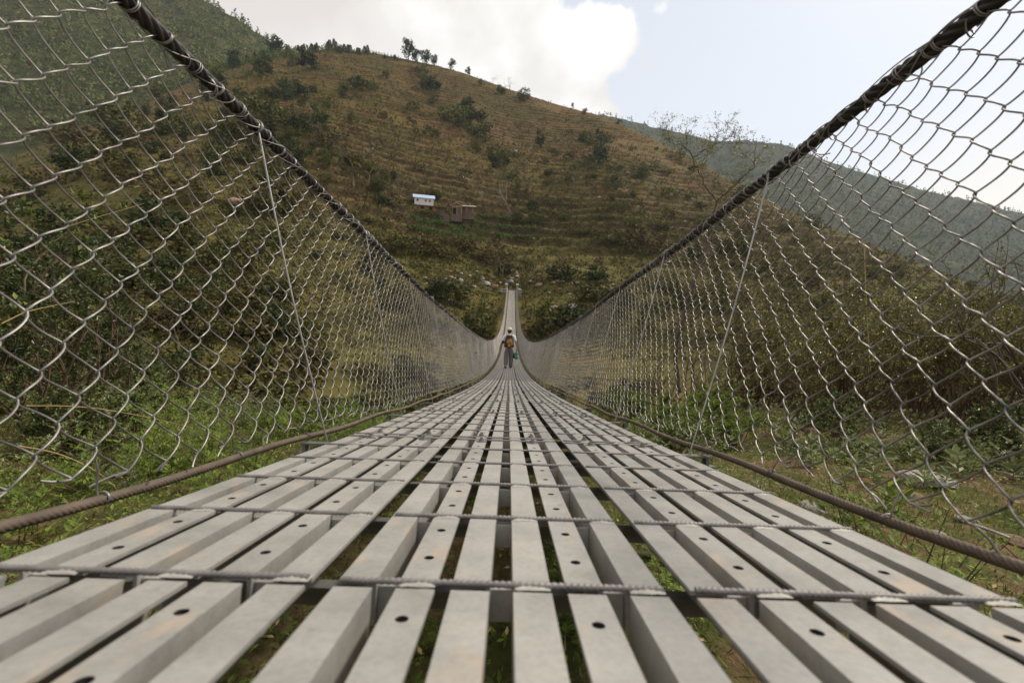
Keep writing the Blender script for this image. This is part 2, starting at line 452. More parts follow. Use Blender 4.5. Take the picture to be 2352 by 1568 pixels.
def grid_faces(nu, nv):
    i = np.arange(nu - 1)[:, None] * nv; j = np.arange(nv - 1)[None, :]
    return np.stack([i + j, i + nv + j, i + nv + j + 1, i + j + 1], -1).reshape(-1, 4)

# near bank
gx = np.linspace(-16, 16, 300); gy = np.linspace(-7, 15, 240)
GX, GY = np.meshgrid(gx, gy, indexing='ij')
mb = MB(); mb.add(np.stack([GX, GY, np.maximum(near_h(GX, GY), -9)], -1), grid_faces(300, 240))
ground = tag(mb.build('ground', M['ground'], smooth=True), kind='structure')

# polar sheet for the far bank and hill
TS = np.linspace(-1.5, 1.5, 900)
YU = np.concatenate([np.linspace(14.6, 60, 90)[:-1], np.linspace(60, 200, 260)[:-1], np.linspace(200, 440, 260)])
TT, YY = np.meshgrid(TS, YU, indexing='ij')
XX = TT * YY
ZZ = H(XX, YY)
mb = MB(); mb.add(np.stack([XX, YY, ZZ], -1), grid_faces(len(TS), len(YU)))
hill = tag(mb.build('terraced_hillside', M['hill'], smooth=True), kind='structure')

def far_hill(name, tab, tlo, thi, y0, yc, z0, mat, rough, nT=420, nY=120, pw=1.0):
    ts = np.linspace(tlo, thi, nT); us = np.linspace(0, 1.12, nY)
    T_, U_ = np.meshgrid(ts, us, indexing='ij')
    E = np.interp(T_, *tab)
    Yy = y0 + (yc - y0) * U_
    zc = yc * E
    Zz = z0 + (zc - z0) * np.clip(U_, 0, 1) ** pw
    Zz = np.where(U_ > 1, zc - 2.0 * (Yy - yc), Zz)
    Xx = T_ * Yy
    amp = np.clip(U_ * 4, 0, 1)
    fade = np.clip(np.abs(1 - U_) * 4, .25, 1)
    Zz = Zz + amp * rough * (fade * fbm(Xx / (rough * 9), Yy / (rough * 9), 4) + .28 * fbm(Xx / (rough * 1.2), Yy / (rough * 1.2), 2))
    m_ = MB(); m_.add(np.stack([Xx, Yy, Zz], -1), grid_faces(nT, nY))
    return tag(m_.build(name, mat, smooth=True), kind='structure'), (Xx, Yy, Zz)
lh, LHG = far_hill('forest_hill', LEFT, -1.7, -.30, 260, 620, 20, M['forest_hill'], 7.0)
rh, RHG = far_hill('far_wooded_hill', RIGHT, 0.02, 1.7, 420, 1350, -60, M['far_hill'], 9.0)

# picking points on the hillside through a picture position
ELE = ZZ / YY
ELM = np.maximum.accumulate(ELE, axis=1)
def hit_many(px, py, grid=None):
    d = np.array([pdir(a, b) for a, b in zip(px, py)])
    ti = np.clip(np.round((d[:, 0] - TS[0]) / (TS[1] - TS[0])).astype(int), 0, len(TS) - 1)
    rows = ELM[ti] >= d[:, 2][:, None]
    ok = rows.any(1)
    yi = np.argmax(rows, 1)
    Y = YU[yi]
    return np.stack([d[:, 0] * Y, Y, H(d[:, 0] * Y, Y)], 1), ok
def hit(px, py):
    p, ok = hit_many([px], [py])
    return p[0], bool(ok[0])
def near_hit(px, py, ymax=16):
    d = pdir(px, py)
    ys = np.linspace(.4, ymax, 800)
    z = near_h(d[0] * ys, ys)
    k = np.argmax(d[2] * ys <= z)
    Y = ys[k]
    return np.array([d[0] * Y, Y, z[k]])
def crest_pt(px, py):
    """the skyline point of the middle hill at this bearing"""
    d = pdir(px, py); Y = float(np.interp(d[0], *CT)) - 1.0
    return np.array([d[0] * Y, Y, float(H(d[0] * Y, Y))])

# ------------------------------------------------------------------ the footbridge
S_END = 94.27
def zd(s): return -0.24 - 0.1374 * s + 0.0021 * s * s
def slope(s): return -0.1374 + 0.0042 * s
PITCH = 1.25
S0 = 0.52            # first panel joint in front of the lens
XL, XR, HR = 0.95, 1.045, 1.12
XB = 0.775
def rail_x(side, s):
    b = XL if side < 0 else XR
    return side * (b + 0.06 * np.clip((np.asarray(s, float) - 60) / 34, 0, 1))

bridge = tag(empty('suspension_footbridge', (0, 2, zd(2))), 'long sagging suspension footbridge with slatted steel deck and chain-link sides', 'bridge')
BO = np.array([0, 2, zd(2)])
def bpart(name, mb_, mats, smooth=False, parent=bridge, origin=None):
    o = np.array(origin if origin is not None else BO, float)
    mb_.V = [v - o for v in mb_.V]
    ob = mb_.build(name, mats, parent, smooth)
    ob.location = o - (BO if parent is bridge else np.array(parent['_o']))
    return ob

# --- one deck panel (six angle-iron slats)
SW, LANE = 0.0435, 0.378
GAP, BGAP = 0.0268, 0.0183
def slat_x(i): return -LANE / 2 + SW / 2 + i * SW + ((i + 1) // 2) * GAP + (i // 2) * BGAP
def slat_mesh(detail=True):
    m = MB(); L = PITCH - 0.004; th = 0.005
    for i in range(6):
        x = slat_x(i); y0, y1 = 0.002, L
        legx = x + SW / 2 - .0025 if i in (0, 2, 4) else x - SW / 2 + .0025
        holes = [0.075, .185, .325, .435, .575, .685, .825, .935, 1.075, 1.18] if (detail and i in (1, 4)) else []
        if holes:
            ys = [y0]
            hw = 0.011
            segs = []
            prev = y0
            for h in holes:
                segs.append((prev, h - hw, False)); segs.append((h - hw, h + hw, True)); prev = h + hw
            segs.append((prev, y1, False))
            for a, b, hole in segs:
                c = (x, (a + b) / 2, -th / 2)
                if not hole:
                    V = [[x - SW / 2, a, 0], [x + SW / 2, a, 0], [x + SW / 2, b, 0], [x - SW / 2, b, 0]]
                    m.add(V, [[0, 1, 2, 3]])
                else:
                    n = 16; th_ = (np.arange(n) + .5) * 2 * PI / n
                    cy = (a + b) / 2; r = 0.0068
                    inner = np.stack([x + r * np.cos(th_), cy + r * np.sin(th_), 0 * th_], 1)
                    # square outline points at the same angles
                    sx, sy = SW / 2, hw
                    k = np.minimum(sx / np.maximum(np.abs(np.cos(th_)), 1e-6), sy / np.maximum(np.abs(np.sin(th_)), 1e-6))
                    outer = np.stack([x + k * np.cos(th_), cy + k * np.sin(th_), 0 * th_], 1)
                    low = inner - np.array([0, 0, th])
                    V = np.concatenate([inner, outer, low]); j = np.arange(n); j2 = (j + 1) % n
                    m.add(V, np.stack([j, n + j, n + j2, j2], 1)); m.add(V, np.stack([j, j2, 2 * n + j2, 2 * n + j], 1), 1); m.add(low + np.array([0, 0, .0002]), [list(range(n))], 1)
                    for sx_ in (-1, 1):
                        for sy_ in (-1, 1):
                            cpt = np.array([[x + sx_ * sx, cy + sy_ * sy, 0]])
                            ang = math.atan2(sy_ * sy, sx_ * sx) % (2 * PI)
                            ia = int(np.floor(ang / (2 * PI / n) - .5)) % n; ib = (ia + 1) % n
                            m.add(np.concatenate([cpt, outer[[ia, ib]]]), [[0, 1, 2]] if False else [[0, 2, 1]])
            # sides and underside
            V = [[x - SW / 2, y0, 0], [x + SW / 2, y0, 0], [x + SW / 2, y1, 0], [x - SW / 2, y1, 0], [x - SW / 2, y0, -th], [x + SW / 2, y0, -th], [x + SW / 2, y1, -th], [x - SW / 2, y1, -th]]
            m.add(V, [[0, 4, 5, 1], [1, 5, 6, 2], [2, 6, 7, 3], [3, 7, 4, 0]])
        else:
            m.box((x, (y0 + y1) / 2, -th / 2), (SW, y1 - y0, th))
        m.box((legx, (y0 + y1) / 2, -0.0225 - th), (0.005, y1 - y0 - .002, 0.045))
    if detail:
        for i in (0, 2, 4):
            for k in range(5):
                xg = slat_x(i) + SW / 2 + GAP / 2
                m.box((xg, 0.25 * k + (0.012 if k == 0 else 0.0), -.027), (GAP - .002, .005, .036))
    return m
def underframe(m):
    m.box((0, 0, -.058), (LANE, .026, .006)); m.box((0, .0105, -.0745), (LANE, .005, .027))

deck_me = None
m_ = slat_mesh(True); deck_me = m_.mesh('deck_slats'); deck_me.materials.append(M['deck']); deck_me.materials.append(M['hole'])
m_ = slat_mesh(False); far_me = m_.mesh('deck_slats_plain'); far_me.materials.append(M['deck'])
m_ = MB(); underframe(m_); under_me = m_.mesh('panel_tie'); under_me.materials.append(M['beam'])

# ribbed cross bar
def bar_mesh():
    n = 220; k = 10; L = LANE - .006
    xs = np.linspace(-L / 2, L / 2, n); th = np.arange(k) * 2 * PI / k
    A, B = np.meshgrid(xs, th, indexing='ij')
    r = 0.0036 * (1 + 0.16 * np.sign(np.sin(A * 2 * PI / 0.0075 + 2 * B * 0 + B)) * np.abs(np.sin(A * 2 * PI / 0.0075 + B)) ** .5)
    z = r * np.sin(B) + 0.0022; y = r * np.cos(B)
    V = np.stack([A, y, z], -1).reshape(-1, 3)
    i = np.arange(n - 1)[:, None] * k; j = np.arange(k)[None, :]; j2 = (j + 1) % k
    m = MB(); m.add(V, np.stack([i + j, i + j2, i + k + j2, i + k + j], -1).reshape(-1, 4))
    for e, s_ in ((0, 1), (n - 1, -1)):
        c = np.array([[xs[e], 0, .0022]]); ring = V[e * k:(e + 1) * k]
        jj = np.arange(k)
        m.add(np.concatenate([c, ring]), np.stack([0 * jj, 1 + jj, 1 + (jj + 1) % k], 1) if s_ < 0 else np.stack([0 * jj, 1 + (jj + 1) % k, 1 + jj], 1))
    # weld seams over slats 2, 4 and 6
    for i in (1, 3, 5):
        nx, ny = 9, 6
        u = np.linspace(-1, 1, nx); v = np.linspace(-1, 1, ny)
        U, W = np.meshgrid(u, v, indexing='ij')
        hh = np.clip(1 - U ** 4, 0, 1) * np.clip(1 - W ** 2, 0, 1) * 0.0036 * (0.9 + .35 * vnoise(U * 3 + i * 7, W * 2)) + .0004
        VV = np.stack([slat_x(i) + U * SW * .47, W * .0085 + .001 * vnoise(U * 4, W), hh], -1).reshape(-1, 3)
        m.add(VV, grid_faces(nx, ny), 1)
    return m
bar_me = bar_mesh().mesh('cross_bar', True)
for q in ('bar', 'weld'): bar_me.materials.append(M[q])

def bolt_mesh():
    m = MB(); n = 6; r = .0105
    th = np.arange(n) * 2 * PI / n + .3
    a = np.stack([r * np.cos(th), r * np.sin(th), 0 * th], 1); b = a + [0, 0, .009]
    j = np.arange(n); j2 = (j + 1) % n
    m.add(np.concatenate([a, b]), np.stack([j, j2, n + j2, n + j], 1)); m.add(b, [list(range(n))])
    n2 = 12; th = np.arange(n2) * 2 * PI / n2
    a = np.stack([.0055 * np.cos(th), .0055 * np.sin(th), 0 * th + .009], 1); b = a + [0, 0, .008]; j = np.arange(n2); j2 = (j + 1) % n2
    m.add(np.concatenate([a, b]), np.stack([j, j2, n2 + j2, n2 + j], 1)); m.add(b, [list(range(n2))])
    m.box((0, 0, .001), (.03, .03, .003))
    return m
bolt_me = bolt_mesh().mesh('bolt'); bolt_me.materials.append(M['bolt'])

LANES = (-0.41, 0.0, 0.41)
panels = []
k0 = -1; nk = int((S_END - S0) / PITCH) + 1
far_mb = MB()
plain = slat_mesh(False)
pV = np.concatenate(plain.V)
cnt = 0
for k in range(k0, nk):
    s = S0 + PITCH * k
    if s + PITCH > S_END + .6: break
    z0_, z1_ = zd(s), zd(s + PITCH); ang = math.atan2(z1_ - z0_, PITCH)
    for lane in LANES:
        cnt += 1
        if cnt <= 99:
            near = k <= 8
            o = place('deck_panel', deck_me if near else far_me, None, bridge)
            dx = 0 if k < 1 else random.uniform(-.004, .004)
            o.location = Vector((lane + dx, s, z0_ + (0 if k < 1 else random.uniform(-.003, .003)))) - Vector(BO)
            o.rotation_euler = (ang, 0, 0)
            if k <= 3:
                for yy in (.115, .41, .74, 1.05): place('panel_tie', under_me, None, o, (0, yy, 0))
            if k <= 7:
                ys = [0.0, .25, .5, .75, 1.0] if k < 1 else [.027, .25, .5, .75, 1.0, 1.223]
                if k == 0: ys += [1.223]
                for yb in ys:
                    b = place('cross_bar', bar_me, None, o, (random.uniform(-.002, .002), yb + random.uniform(-.003, .003), 0))
                    b.rotation_euler = (0, 0, random.uniform(-.006, .006))
                if 0 <= k <= 4:
                    for yb in ([1.19] if k == 0 else [.06, 1.19]):
                        for i in (1, 4):
                            b = place('bolt', bolt_me, None, o, (slat_x(i) + random.uniform(-.004, .004), yb + random.uniform(-.004, .004), .0005))
                            b.rotation_euler = (0, 0, random.uniform(0, 1))
            elif k <= 99:
                m_ = MB()
                P = np.stack([np.stack([np.array([-LANE / 2 + .003, LANE / 2 - .003]), np.full(2, yb), np.full(2, .003)], 1) for yb in (.027, .25, .5, .75, 1.0, 1.223)])
                if not globals().get('fb_me'):
                    V, Fq = tubes(P, .0055, 5); m_.add(V, Fq); fb_me = m_.mesh('cross_bars'); fb_me.materials.append(M['bar'])
                place('cross_bar', fb_me, None, o)['kind'] = 'stuff'
        else:
            ca, sa = math.cos(ang), math.sin(ang)
            V = pV.copy(); V = np.stack([V[:, 0] + lane, s + V[:, 1] * ca - V[:, 2] * sa, z0_ + V[:, 1] * sa + V[:, 2] * ca], 1)
            base = far_mb.n
            far_mb.V.append(V)
            for f, mi in plain.F: far_mb.F.append((f + base, 0))
            far_mb.n += len(V)
o = bpart('deck_panel', far_mb, M['deck']); o['kind'] = 'stuff'; o['label'] = 'distant deck panels climbing to the far landing'

# crossbeams, one under every joint
bm_ = MB(); bm_.box((0, 0, -.075), (1.62, .05, .006)); bm_.box((0, .022, -.10), (1.62, .006, .05))
for sx in (-1, 1):
    bm_.box((sx * .70, -.01, -.035), (.16, .055, .006)); bm_.box((sx * .775, 0, -.055), (.012, .04, .04))
beam_me = bm_.mesh('cross_beam'); beam_me.materials.append(M['beam'])
for k in range(1, nk + 1):
    s = S0 + PITCH * k
    if s > S_END: break
    o = place('cross_beam', beam_me, None, bridge); o.location = Vector((0, s, zd(s))) - Vector(BO); o.rotation_euler = (math.atan(slope(s)), 0, 0)

# ropes -----------------------------------------------------------
def rope(m, path, r, lobes, pitch, ds, k, s0, s1, depth=.14, mi=0):
    s = np.arange(s0, s1, ds)
    P = path(s); N = len(s)
    T = nrm(np.gradient(P, axis=0))
    a = nrm(np.cross(T, np.array([0, 0.0, 1]))); b = np.cross(T, a)
    th = np.arange(k) * 2 * PI / k
    ph = lobes * (th[None, :] - 2 * PI * s[:, None] / pitch)
    rr = r * (1 - depth + depth * 1.2 * np.abs(np.cos(ph / 2)) ** .7)
    V = P[:, None] + rr[..., None] * (a[:, None] * np.cos(th)[None, :, None] + b[:, None] * np.sin(th)[None, :, None])
    i = np.arange(N - 1)[:, None] * k; j = np.arange(k)[None]; j2 = (j + 1) % k
    m.add(V.reshape(-1, 3), np.stack([i + j, i + j2, i + k + j2, i + k + j], -1).reshape(-1, 4), mi)

def rail_path(side):
    return lambda s: np.stack([rail_x(side, s) + .006 * np.sin(s * 2.1 + side), s, zd(s) + HR + .008 * np.sin(s * 1.3 + 2 * side)], 1)
def deck_path(side):
    return lambda s: np.stack([side * (XB + .004 * np.sin(s * 3)), s, zd(s) - .015 + .006 * np.sin(s * 5.02)], 1)
for side in (-1, 1):
    m = MB(); rp = rail_path(side)
    rope(m, rp, .0195, 5, .19, .007, 36, -1.2, 8.0, .44)
    rope(m, rp, .0185, 6, .16, .25, 8, 8.0, S_END + .3, .1)
    bpart('handrail_cable', m, M['rail'], True)
    # thin binding wires wound loosely round the handrail
    m = MB()
    for turn, rr, ph, seed in ((.34, .022, 0, 1), (.52, .024, 1.7, 2), (.83, .026, 4.0, 3)):
        s = np.arange(-1.0, 16.0, turn / 26)
        c = rp(s); n_ = 1 + .28 * vnoise(s * 6.3, 0 * s + seed * 3.7)
        a_ = 2 * PI * (s / turn) + ph + 1.2 * vnoise(s * 2.2, 0 * s + seed)
        P = c + np.stack([rr * n_ * np.cos(a_), 0 * s + .01 * vnoise(s * 9, 0 * s), rr * n_ * np.sin(a_)], 1)
        V, Fq = tubes(P, .0019, 5); m.add(V, Fq)
    # stray tie ends that curl away from the cable
    for q in range(46):
        s1 = random.uniform(.7, 8); c = rp(np.array([s1]))[0]
        tt = np.linspace(0, 1, 14); a0 = random.uniform(0, 6.28); ln = random.uniform(.03, .09)
        P = c + np.stack([.020 * np.cos(a0 + tt * 4) * (1 + tt), ln * tt * random.choice((-1, 1)), .020 * np.sin(a0 + tt * 4) * (1 + tt * .8) - .03 * tt], 1)
        V, Fq = tubes(P, .0019, 5); m.add(V, Fq)
    bpart('binding_wire', m, M['wire'], True)
    m = MB(); dp = deck_path(side)
    rope(m, dp, .0100, 6, .068, .004, 30, -.6, 5.0, .42)
    rope(m, dp, .0105, 6, .11, .3, 7, 5.0, S_END + .3, .1)
    bpart('deck_cable', m, M['rope'], True)

# chain-link sides ------------------------------------------------
PW, DW = 0.0515, 0.0935
def fence_pts(side, s, v, n):
    """s along bridge, v 0..1 up, n inward offset"""
    xb = side * XB; zt = HR - .012
    bulge = .035 * np.sin(PI * v) * (0.8 + .8 * vnoise(s * .8 + 40 * side, v * 1.5))
    s2 = s + .012 * vnoise(s * 2.3 + 9 * side, v * 4) + .006 * vnoise(s * 12 - 7 * side, v * 15) + .02 * v * (1 - v)
    x = xb * (1 - v) + rail_x(side, s2) * v + side * bulge - side * n
    z = zd(s2) + .035 * (1 - v) + zt * v + .010 * vnoise(s * 3.1 + 3 * side, v * 5) + .006 * vnoise(s * 11 + 5 * side, v * 17)
    return np.stack([x, s2, z], -1)
def fence(side, sa, sb, sub, k, r, sc=1.0):
    PW, DW = 0.0500 * sc, 0.0870 * sc
    cols = np.arange(math.ceil(sa / PW - 1e-6), math.ceil(sb / PW - 1e-6))
    J = int(round(1.08 / (DW / 2)))
    q = np.arange(J * sub + 1) / sub
    jj = np.minimum(np.floor(q).astype(int), J - 1); tau = q - jj
    sg = np.where(jj % 2 == 0, 1, -1)
    c = 1 - 2 * tau
    c = .68 * c + .32 * np.cos(PI * tau)
    up = sg * c * (PW / 2 * 1.10)                     # offset along the bridge
    off = -sg * np.sin(PI * tau) ** .6 * .0085        # which face the strand lies on
    flip = np.where(cols % 2 == 0, 1.0, -1.0)[:, None]
    s = cols[:, None] * PW + up[None] * flip
    v = np.broadcast_to((q / J)[None], s.shape)
    P = fence_pts(side, s, v, off[None] * flip)
    return P, r, k
def fence_build(m, side, sa, sb, sub, k, r, sc=1.0):
    P, r, k = fence(side, sa, sb, sub, k, r, sc)
    V, Fq = tubes(P, r, k, ref=(1.0, .15, .05)); m.add(V, Fq)
    return P
for side in (-1, 1):
    m = MB()
    if side < 0:
        P = fence_build(m, side, -.55, 1.78, 8, 7, .0020, 1.12)
        P2 = fence_build(m, side, 1.80, 4.0, 8, 7, .0020)
    else:
        P = fence_build(m, side, -.55, 1.9, 8, 7, .0020, 1.04)
        P2 = fence_build(m, side, 1.93, 4.0, 8, 7, .0020)
    # the wire ends hook round the handrail above and are left loose below
    rp = rail_path(side)
    tops = np.concatenate([P[:, -1], P2[:, -1]])
    n = 16; tt = np.linspace(0, 1, n)
    C = np.stack([rp(np.array([p[1]]))[0] for p in tops])
    a0 = np.arctan2(tops[:, 2] - C[:, 2], (tops[:, 0] - C[:, 0]))
    R0 = np.hypot(tops[:, 2] - C[:, 2], tops[:, 0] - C[:, 0])
    rr = R0[:, None] * (1 - tt) + .0225 * tt ** .5; rr = np.maximum(rr, .0212)
    jit = rng.uniform(.8, 1.25, len(tops))[:, None]
    aa = a0[:, None] + side * -1 * tt * 6.6 * jit
    Q = np.stack([C[:, 0:1] + rr * np.cos(aa), C[:, 1:2] + .035 * tt, C[:, 2:3] + (slope(C[:, 1:2])) * .035 * tt + rr * np.sin(aa)], -1)
    V, Fq = tubes(Q, .0022, 6, ref=(0, 1, 0.1)); m.add(V, Fq)
    bots = np.concatenate([P[:, 0], P2[:, 0]])
    L = rng.uniform(.02, .055, len(bots)); g = np.linspace(0, 1, 7)
    dx = rng.uniform(-.6, .6, len(bots)); dz = rng.uniform(-.7, .5, len(bots))
    Q = bots[:, None] + np.stack([dx[:, None] * L[:, None] * g, -L[:, None] * g, dz[:, None] * L[:, None] * g ** 2], -1)
    V, Fq = tubes(Q, .0022, 6, ref=(1, .1, .1)); m.add(V, Fq)
    # ties to the deck cable here and there
    for kx in range(-1, 12):
        s1 = .45 + .42 * kx + random.uniform(-.06, .06)
        if s1 < .1: continue
        b = fence_pts(side, np.array([s1]), np.array([.03]), np.array([0.0]))[0]; d_ = deck_path(side)(np.array([s1]))[0]
        t_ = np.linspace(0, 1, 22)
        a_ = t_ * 9
        Pq = b * (1 - np.clip(t_ * 2, 0, 1))[:, None] + d_ * np.clip(t_ * 2, 0, 1)[:, None] + np.stack([.016 * np.cos(a_) * t_, .02 * (t_ - .5), .016 * np.sin(a_) * t_], 1)
        V, Fq = tubes(Pq, .0021, 5); m.add(V, Fq)
    fence_build(m, side, 4.0, 9.5, 5, 5, .0020)
    fence_build(m, side, 9.5, 26, 3, 4, .0021)
    fence_build(m, side, 26, S_END, 2, 3, .0023)
    bpart('chain_link_mesh', m, M['wire'], True)

# suspender rods at every joint
rod_mb = MB()
for side in (-1, 1):
    for k in range(0, nk + 1):
        s = S0 + PITCH * (k + 1) if True else 0
        if s > S_END: continue
        a = np.array([side * .70, s - side * .02, zd(s) - .05]); st = s + .03 + side * .10 * (1 if k < 3 else .4); b = np.array([rail_x(side, st) + side * -.012, st, zd(st) + HR + .02])
        t_ = np.linspace(0, 1, 9)[:, None]
        P = a * (1 - t_) + b * t_ + np.array([side * .012, 0, 0]) * np.sin(PI * t_)
        V, Fq = tubes(P, .0034, 8 if k < 10 else 5, ref=(0, 1, .1))
        if k < 50:
            m = MB(); m.add(V, Fq)
            if k < 8:      # eye that wraps over the cable
                c = np.array([rail_x(side, st), st, zd(st) + HR]); th = np.linspace(-.3, 3.6, 14)
                Q = c + np.stack([side * -.02 * np.cos(th), 0 * th, .021 * np.sin(th)], 1)
                V, Fq = tubes(Q, .0052, 8, ref=(0, 1, .1)); m.add(V, Fq)
            bpart('suspender_rod', m, M['rod'], True, origin=a)
        else: rod_mb.add(V, Fq)
o = bpart('suspender_rod', rod_mb, M['rod'], True); o['kind'] = 'stuff'

# far landing: concrete towers with limewashed caps
zE = zd(S_END)
for side in (-1, 1):
    m = MB(); x = side * 1.02 + side * .12
    m.box((x, S_END + .35, zE - .2), (.40, .55, 2.7)); 
    m.box((side * 1.62, S_END + .5, zE - .75), (.75, .8, 1.9))
    m.box((side * 1.35, S_END + .1, zE - 1.9), (1.3, .6, 2.0))
    o = bpart('tower_pillar', m, M['concrete'], origin=(x, S_END, zE))
    m = MB(); m.box((x, S_END + .35, zE + 1.27), (.58, .7, .27)); bpart('pillar_cap', m, M['limewash'], origin=(x, S_END, zE))
    m = MB(); m.box((side * 1.66, S_END + .42, zE + .24), (.86, .9, .09)); bpart('ledge_slab', m, M['limewash'], origin=(x, S_END, zE))
m = MB(); m.box((0, S_END + .5, zE + .05), (1.62, .5, .34)); m.box((0, S_END + .9, zE - .5), (1.6, 1.2, 1.0)); bpart('landing_sill', m, M['redbeam'], origin=(0, S_END, zE))
#@@VEG
# ------------------------------------------------------------------ vegetation builders
def rdir(r, n):
    v = r.normal(size=(n, 3)); return nrm(v)
def leaves(m, C, D, Nn, L, W, mi=0, droop=0.0):
    """one folded diamond per leaf"""
    C = np.asarray(C, float); n = len(C)
    D = nrm(D); S = nrm(np.cross(D, Nn)); U = np.cross(S, D)
    L = np.broadcast_to(L, (n,))[:, None]; W = np.broadcast_to(W, (n,))[:, None]
    a = C; t = C + D * L - U * droop * L
    mid = C + D * L * .45 + U * W * .12
    V = np.stack([a, mid + S * W / 2, t, mid - S * W / 2], 1).reshape(-1, 3)
    m.add(V, np.arange(n * 4).reshape(-1, 4), mi)

def clump_cloud(r, n, rx, rz, z0, nclump=14, spread=.33, flat=1.0, hollow=.35):
    """leaf positions gathered in clumps over an uneven crown"""
    u = rdir(r, nclump); rad_ = (hollow + (1 - hollow) * r.random(nclump)) ** .6
    cc = u * rad_[:, None] * np.array([rx, rx, rz]) * r.uniform(.7, 1.1, (nclump, 1)) + np.array([0, 0, z0])
    sz = r.uniform(.5, 1.25, nclump)
    w = sz ** 2; w /= w.sum()
    k = r.choice(nclump, n, p=w)
    off = rdir(r, n) * (r.random(n) ** .45)[:, None]
    P = cc[k] + off * (sz[k] * spread * rx)[:, None] * np.array([1, 1, .75 * flat])
    return P, off

def branches(r, base, d, length, radius, depth, out, bend=.25, split=(2, 3), shrink=.72, spread=.6, up=.12, npts=5):
    """recursive limbs; returns (points, radii) lists"""
    pts = [np.array(base, float)]; d = np.array(d, float)
    for i in range(npts - 1):
        d = d + r.normal(size=3) * bend * .35 + np.array([0, 0, up * .3]); d /= np.linalg.norm(d)
        pts.append(pts[-1] + d * length / (npts - 1))
    pts = np.array(pts); rr = np.linspace(radius, radius * .68, npts)
    out.append((pts, rr, depth))
    if depth <= 0: return
    for q in range(r.integers(split[0], split[1] + 1)):
        e = d + r.normal(size=3) * spread; e[2] += up; e /= np.linalg.norm(e)
        k = npts - 1 if q == 0 else r.integers(npts // 2, npts)
        branches(r, pts[k], e, length * shrink * r.uniform(.75, 1.15), rr[k] * .72, depth - 1, out, bend, split, shrink, spread, up, npts)
def add_branches(m, out, k=5, mi=0):
    P = np.stack([o[0] for o in out]); R = np.stack([o[1] for o in out])
    V, Fq = tubes(P, R, k); m.add(V, Fq, mi)

def mesh_of(m, name, mats, smooth=False):
    me = m.mesh(name, smooth)
    for q in mats: me.materials.append(q)
    return me

# --- hillside plants, about one unit high
def hill_bush(seed, mats, n=420, rx=.55, rz=.42, z0=.45, L=.13, trunk=True, nclump=14):
    r = np.random.default_rng(seed); m = MB()
    P, off = clump_cloud(r, n, rx, rz, z0, nclump)
    P[:, 2] = np.maximum(P[:, 2], .0)
    leaves(m, P, rdir(r, n) + off * .8, rdir(r, n), L * r.uniform(.6, 1.3, n), L * .7, 0)
    if trunk:
        out = []; branches(r, (0, 0, -.08), (0, 0, 1), .35, .028, 2, out); add_branches(m, out, 4, 1)
    return mesh_of(m, 'hill_bush', mats)
def conifer(seed, mats, n=420):
    r = np.random.default_rng(seed); m = MB()
    h = .12 + .88 * r.random(n) ** .8
    rr = .22 * (1.02 - h) ** .8 * (.55 + .45 * r.random(n)) * (1 + .25 * np.sin(h * 38 + r.uniform(0, 6)))
    a = r.uniform(0, 2 * PI, n)
    P = np.stack([rr * np.cos(a), rr * np.sin(a), h], 1)
    D = np.stack([np.cos(a), np.sin(a), -.25 + .5 * r.random(n)], 1)
    leaves(m, P, D, rdir(r, n), .10, .06, 0)
    V, Fq = tubes(np.array([[0, 0, -.05], [0, 0, .5], [0, 0, .97]]), np.array([[.018, .012, .003]]), 4, ref=(1, 0, 0)); m.add(V, Fq, 1)
    return mesh_of(m, 'conifer', mats)
def columnar(seed, mats, n=500, rx=.2):
    r = np.random.default_rng(seed); m = MB()
    P, off = clump_cloud(r, n, rx, .40, .56, 16, .75)
    leaves(m, P, rdir(r, n) + off, rdir(r, n), .08 * r.uniform(.6, 1.3, n), .055, 0)
    out = []; branches(r, (0, 0, -.05), (0, 0, 1), .4, .022, 2, out, spread=.25, up=.5); add_branches(m, out, 4, 1)
    return mesh_of(m, 'columnar_tree', mats)
def bare(seed, mats, nleaf=60, depth=5):
    r = np.random.default_rng(seed); m = MB(); out = []
    branches(r, (0, 0, -.05), (0.05, 0, 1), .30, .022, depth, out, bend=.5, spread=.55, shrink=.74, up=.18)
    zmax = max(o[0][:, 2].max() for o in out)
    out = [(o[0] / zmax, o[1] / zmax * 1.0, o[2]) for o in out]
    add_branches(m, out, 3, 1)
    tips = np.stack([o[0][-1] for o in out if o[2] == 0])
    k = r.integers(0, len(tips), nleaf); C = tips[k] + r.normal(size=(nleaf, 3)) * .03
    leaves(m, C, rdir(r, nleaf), rdir(r, nleaf), .035, .02, 0)
    return mesh_of(m, 'bare_tree', mats)
HB = {
    'olive': [hill_bush(s, [M['leaf_hill'], M['bark']], n=520, L=.11) for s in (1, 2, 3, 4)],
    'dark': [hill_bush(s, [M['leaf_dark'], M['bark']], n=700, rx=.46, rz=.46, z0=.5, L=.10, nclump=20) for s in (11, 12, 13)],
    'low': [hill_bush(s, [M['leaf_scrub'], M['twig']], n=420, rx=.8, rz=.35, z0=.3, L=.12) for s in (21, 22, 23)],
    'round': [hill_bush(s, [M['leaf_dark'], M['bark']], n=900, rx=.42, rz=.44, z0=.52, L=.085, nclump=30) for s in (31, 32)],
    'conifer': [conifer(s, [M['leaf_conifer'], M['bark']]) for s in (41, 42, 43)],
    'column': [columnar(s, [M['leaf_dark'], M['bark']]) for s in (51, 52)],
    'bare': [bare(s, [M['leaf_hill'], M['pale_twig']], 60) for s in (61, 62, 63)],
    'barebush': [bare(s, [M['leaf_hill'], M['twig']], 150) for s in (71, 72, 73)],
}
NAMES = {'olive': 'hillside_bush', 'dark': 'hillside_tree', 'low': 'hillside_bush', 'round': 'hillside_tree', 'conifer': 'conifer_tree', 'column': 'cypress_tree', 'bare': 'bare_tree', 'barebush': 'bare_tree'}
